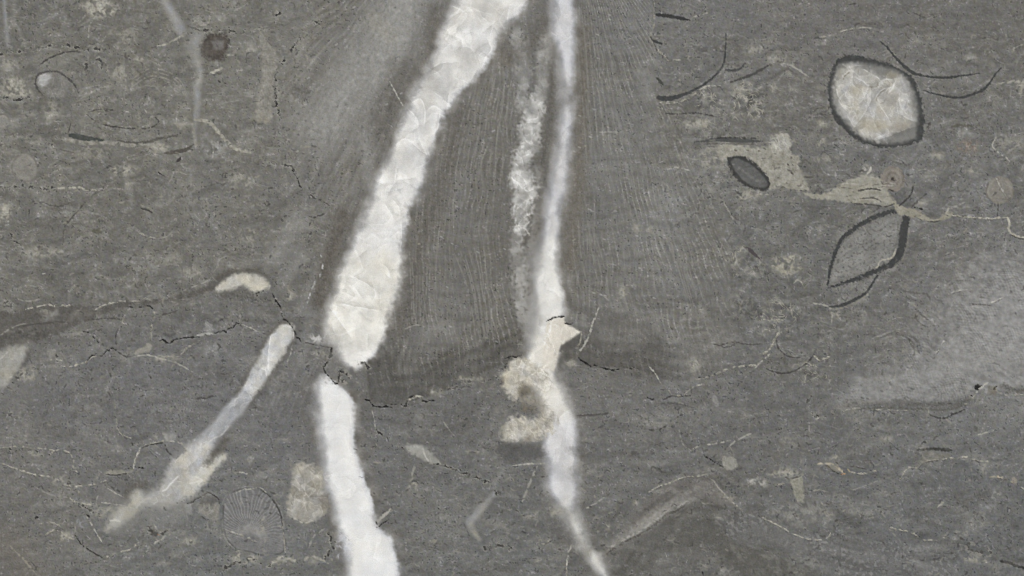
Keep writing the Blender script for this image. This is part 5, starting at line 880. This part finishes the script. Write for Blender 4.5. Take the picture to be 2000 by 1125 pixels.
flecks(260, (0, 0, 620, 560), PL_, .4, 4, 16); flecks(330, (0, 0, 620, 560), DKS, .5, 3, 12)
flecks(200, (1290, 60, 2000, 480), PL_, .4, 4, 16); flecks(300, (1290, 0, 2000, 480), DKS, .45, 4, 18)
flecks(420, (0, 560, 620, 1125), DKS, .5, 3, 12); flecks(260, (0, 560, 620, 1125), PL_, .35, 4, 16)
flecks(700, (700, 780, 2000, 1125), DKS, .5, 3, 12); flecks(350, (700, 780, 2000, 1125), PL_, .4, 4, 16)
flecks(200, (1430, 440, 2000, 780), DKS, .4, 3, 12); flecks(240, (1430, 440, 2000, 780), PL_, .4, 4, 16)
flecks(260, (560, 0, 1440, 780), PL_, .5, 2, 6); flecks(120, (560, 0, 1440, 780), DKS, .35, 2, 6)

# a last even grain over everything
C += (N(2.6, seed=90) * 3 + n3b * 2)[..., None] * (1 - .45 * calc)[..., None]
C += (N(5, seed=91) * 3)[..., None] * np.array((.1, -.3, .9), np.float32) + (N(9, seed=92) * 2)[..., None] * np.array((.9, -.2, -.4), np.float32)
def box(a, r):
    for ax in (0, 1):
        p = np.pad(a, [(r + 1, r) if k == ax else (0, 0) for k in range(3)], mode='edge').cumsum(ax, dtype=np.float64)
        a = ((p[2 * r + 1:] - p[:-2 * r - 1]) if ax == 0 else (p[:, 2 * r + 1:] - p[:, :-2 * r - 1])) / (2 * r + 1)
    return a.astype(np.float32)
cm = box(calc[..., None], 10); cm = np.clip(cm * 2.5, 0, 1)
C += (.42 - .34 * cm) * (C - box(C, 2)) + (.22 - .2 * cm) * (C - box(C, 8))           # crisp mineral grain boundaries
np.clip(C, 18, 248, out=C)
s = C / 255.0
LIN = np.where(s <= .04045, s / 12.92, ((s + .055) / 1.055) ** 2.4).astype(np.float32)

# ------------------------------------------------------------------ stone material: stored mineral colour + grain + polish
def stone(name, rough, spec):
    m = bpy.data.materials.new(name); m.use_nodes = True; nt = m.node_tree; b = nt.nodes['Principled BSDF']
    at_ = nt.nodes.new('ShaderNodeAttribute'); at_.attribute_name = 'mineral_colour'
    tc = nt.nodes.new('ShaderNodeTexCoord'); nz = nt.nodes.new('ShaderNodeTexNoise'); nz.inputs['Scale'].default_value = 5200; nz.inputs['Detail'].default_value = 2
    nt.links.new(tc.outputs['Object'], nz.inputs['Vector'])
    mr = nt.nodes.new('ShaderNodeMapRange'); mr.inputs['To Min'].default_value = .84; mr.inputs['To Max'].default_value = 1.16; nt.links.new(nz.outputs['Fac'], mr.inputs['Value'])
    mx = nt.nodes.new('ShaderNodeVectorMath'); mx.operation = 'SCALE'; nt.links.new(at_.outputs['Color'], mx.inputs[0]); nt.links.new(mr.outputs['Result'], mx.inputs['Scale'])
    nt.links.new(mx.outputs['Vector'], b.inputs['Base Color'])
    mr2 = nt.nodes.new('ShaderNodeMapRange'); mr2.inputs['To Min'].default_value = rough - .08; mr2.inputs['To Max'].default_value = rough + .12; nt.links.new(nz.outputs['Fac'], mr2.inputs['Value']); nt.links.new(mr2.outputs['Result'], b.inputs['Roughness'])
    b.inputs['Specular IOR Level'].default_value = spec
    return m
M_MUD = stone('polished_limestone', .55, .25); M_CALC = stone('polished_calcite', .45, .25); M_SHELL = stone('dark_shell', .5, .25)

# ------------------------------------------------------------------ meshes: every mineral piece its own object, butted into one polished face
root = bpy.data.objects.new('limestone_slab', None); col.objects.link(root); root.empty_display_size = .02
THICK = 200.0
root.location = (0, 0, -THICK * S)
root['label'] = 'polished dark grey fossil limestone slab crossed by white calcite veins'; root['category'] = 'stone slab'; root['kind'] = 'thing'
VX, VY, VZ = (X - W / 2) * S, (H / 2 - Y) * S, HT * S + THICK * S
coords = np.stack([VX, VY, VZ], -1).reshape(-1, 3).astype(np.float32); cols = np.concatenate([LIN, np.ones((NY, NX, 1), np.float32)], -1).reshape(-1, 4)
# clean the piece map: drop specks, take the majority of each cell
FID = ID[:-1, :-1].copy()
for _ in range(3):
    p = np.pad(FID, 1, mode='edge'); nb = np.stack([p[:-2, 1:-1], p[2:, 1:-1], p[1:-1, :-2], p[1:-1, 2:]])
    same = (nb == FID).sum(0); srt = np.sort(nb, 0); FID = np.where(same <= 1, srt[1], FID)
vid = np.arange(NX * NY).reshape(NY, NX)
quad = np.stack([vid[:-1, :-1], vid[1:, :-1], vid[1:, 1:], vid[:-1, 1:]], -1)
def build(k, name, mat, parent, depth):
    f = quad[FID == k]
    if len(f) < 12: return None
    u, inv = np.unique(f, return_inverse=True); inv = inv.reshape(-1, 4)
    co, cc = coords[u], cols[u]; n0 = len(u)
    e = np.stack([f, np.roll(f, -1, 1)], -1).reshape(-1, 2); key = np.sort(e, 1); kk = key[:, 0].astype(np.int64) * (NX * NY) + key[:, 1]
    _, idx, cnt = np.unique(kk, return_index=True, return_counts=True); be = e[idx[cnt == 1]]
    r, c_ = be // NX, be % NX
    rim = (((r == 0) | (r == NY - 1)).all(1)) | (((c_ == 0) | (c_ == NX - 1)).all(1))
    if k == 0: be, rim = be[rim], rim[rim]
    top = coords[be]; bot = top.copy(); dz = np.where(rim, THICK, depth) * S
    bot[:, :, 2] = np.maximum(bot[:, :, 2] - dz[:, None], 0)
    m = len(be); wv = np.concatenate([top[:, 0], top[:, 1], bot[:, 1], bot[:, 0]]); wc = np.concatenate([cols[be[:, 0]], cols[be[:, 1]], cols[be[:, 1]], cols[be[:, 0]]])
    a = n0 + np.arange(m); wf = np.stack([a + m, a, a + 3 * m, a + 2 * m], -1)
    faces = np.concatenate([inv, wf]); co = np.concatenate([co, wv]); cc = np.concatenate([cc, wc])
    if k == 0:
        b0 = len(co); X0, X1, Y0, Y1 = VX[0, 0], VX[0, -1], VY[-1, 0], VY[0, 0]
        co = np.concatenate([co, np.array([(X0, Y0, 0), (X0, Y1, 0), (X1, Y1, 0), (X1, Y0, 0)], np.float32)]); cc = np.concatenate([cc, np.tile(np.array([[.14, .14, .13, 1]], np.float32), (4, 1))]); faces = np.concatenate([faces, [[b0, b0 + 1, b0 + 2, b0 + 3]]])
    me = bpy.data.meshes.new(name); nf = len(faces)
    me.vertices.add(len(co)); me.vertices.foreach_set('co', co.astype(np.float32).ravel())
    me.loops.add(nf * 4); me.loops.foreach_set('vertex_index', faces.astype(np.int32).ravel())
    me.polygons.add(nf); me.polygons.foreach_set('loop_start', np.arange(0, nf * 4, 4, dtype=np.int32))
    sm = np.zeros(nf, bool); sm[:len(inv)] = True; me.polygons.foreach_set('use_smooth', sm)
    me.update(calc_edges=True)
    at_ = me.attributes.new('mineral_colour', 'FLOAT_COLOR', 'POINT'); at_.data.foreach_set('color', cc.astype(np.float32).ravel())
    me.materials.append(mat)
    o = bpy.data.objects.new(name, me); col.objects.link(o); o.parent = parent
    return o
objs = {0: build(0, 'limestone_matrix', M_MUD, root, THICK)}
for k, (name, label, par, depth) in parts.items():
    mat = M_CALC if 'calcite' in name else (M_SHELL if 'shell' in name else M_MUD)
    o = build(k, name, mat, objs.get(par) if par else root, depth)
    objs[k] = o
    if o is not None and label: o['label'] = label
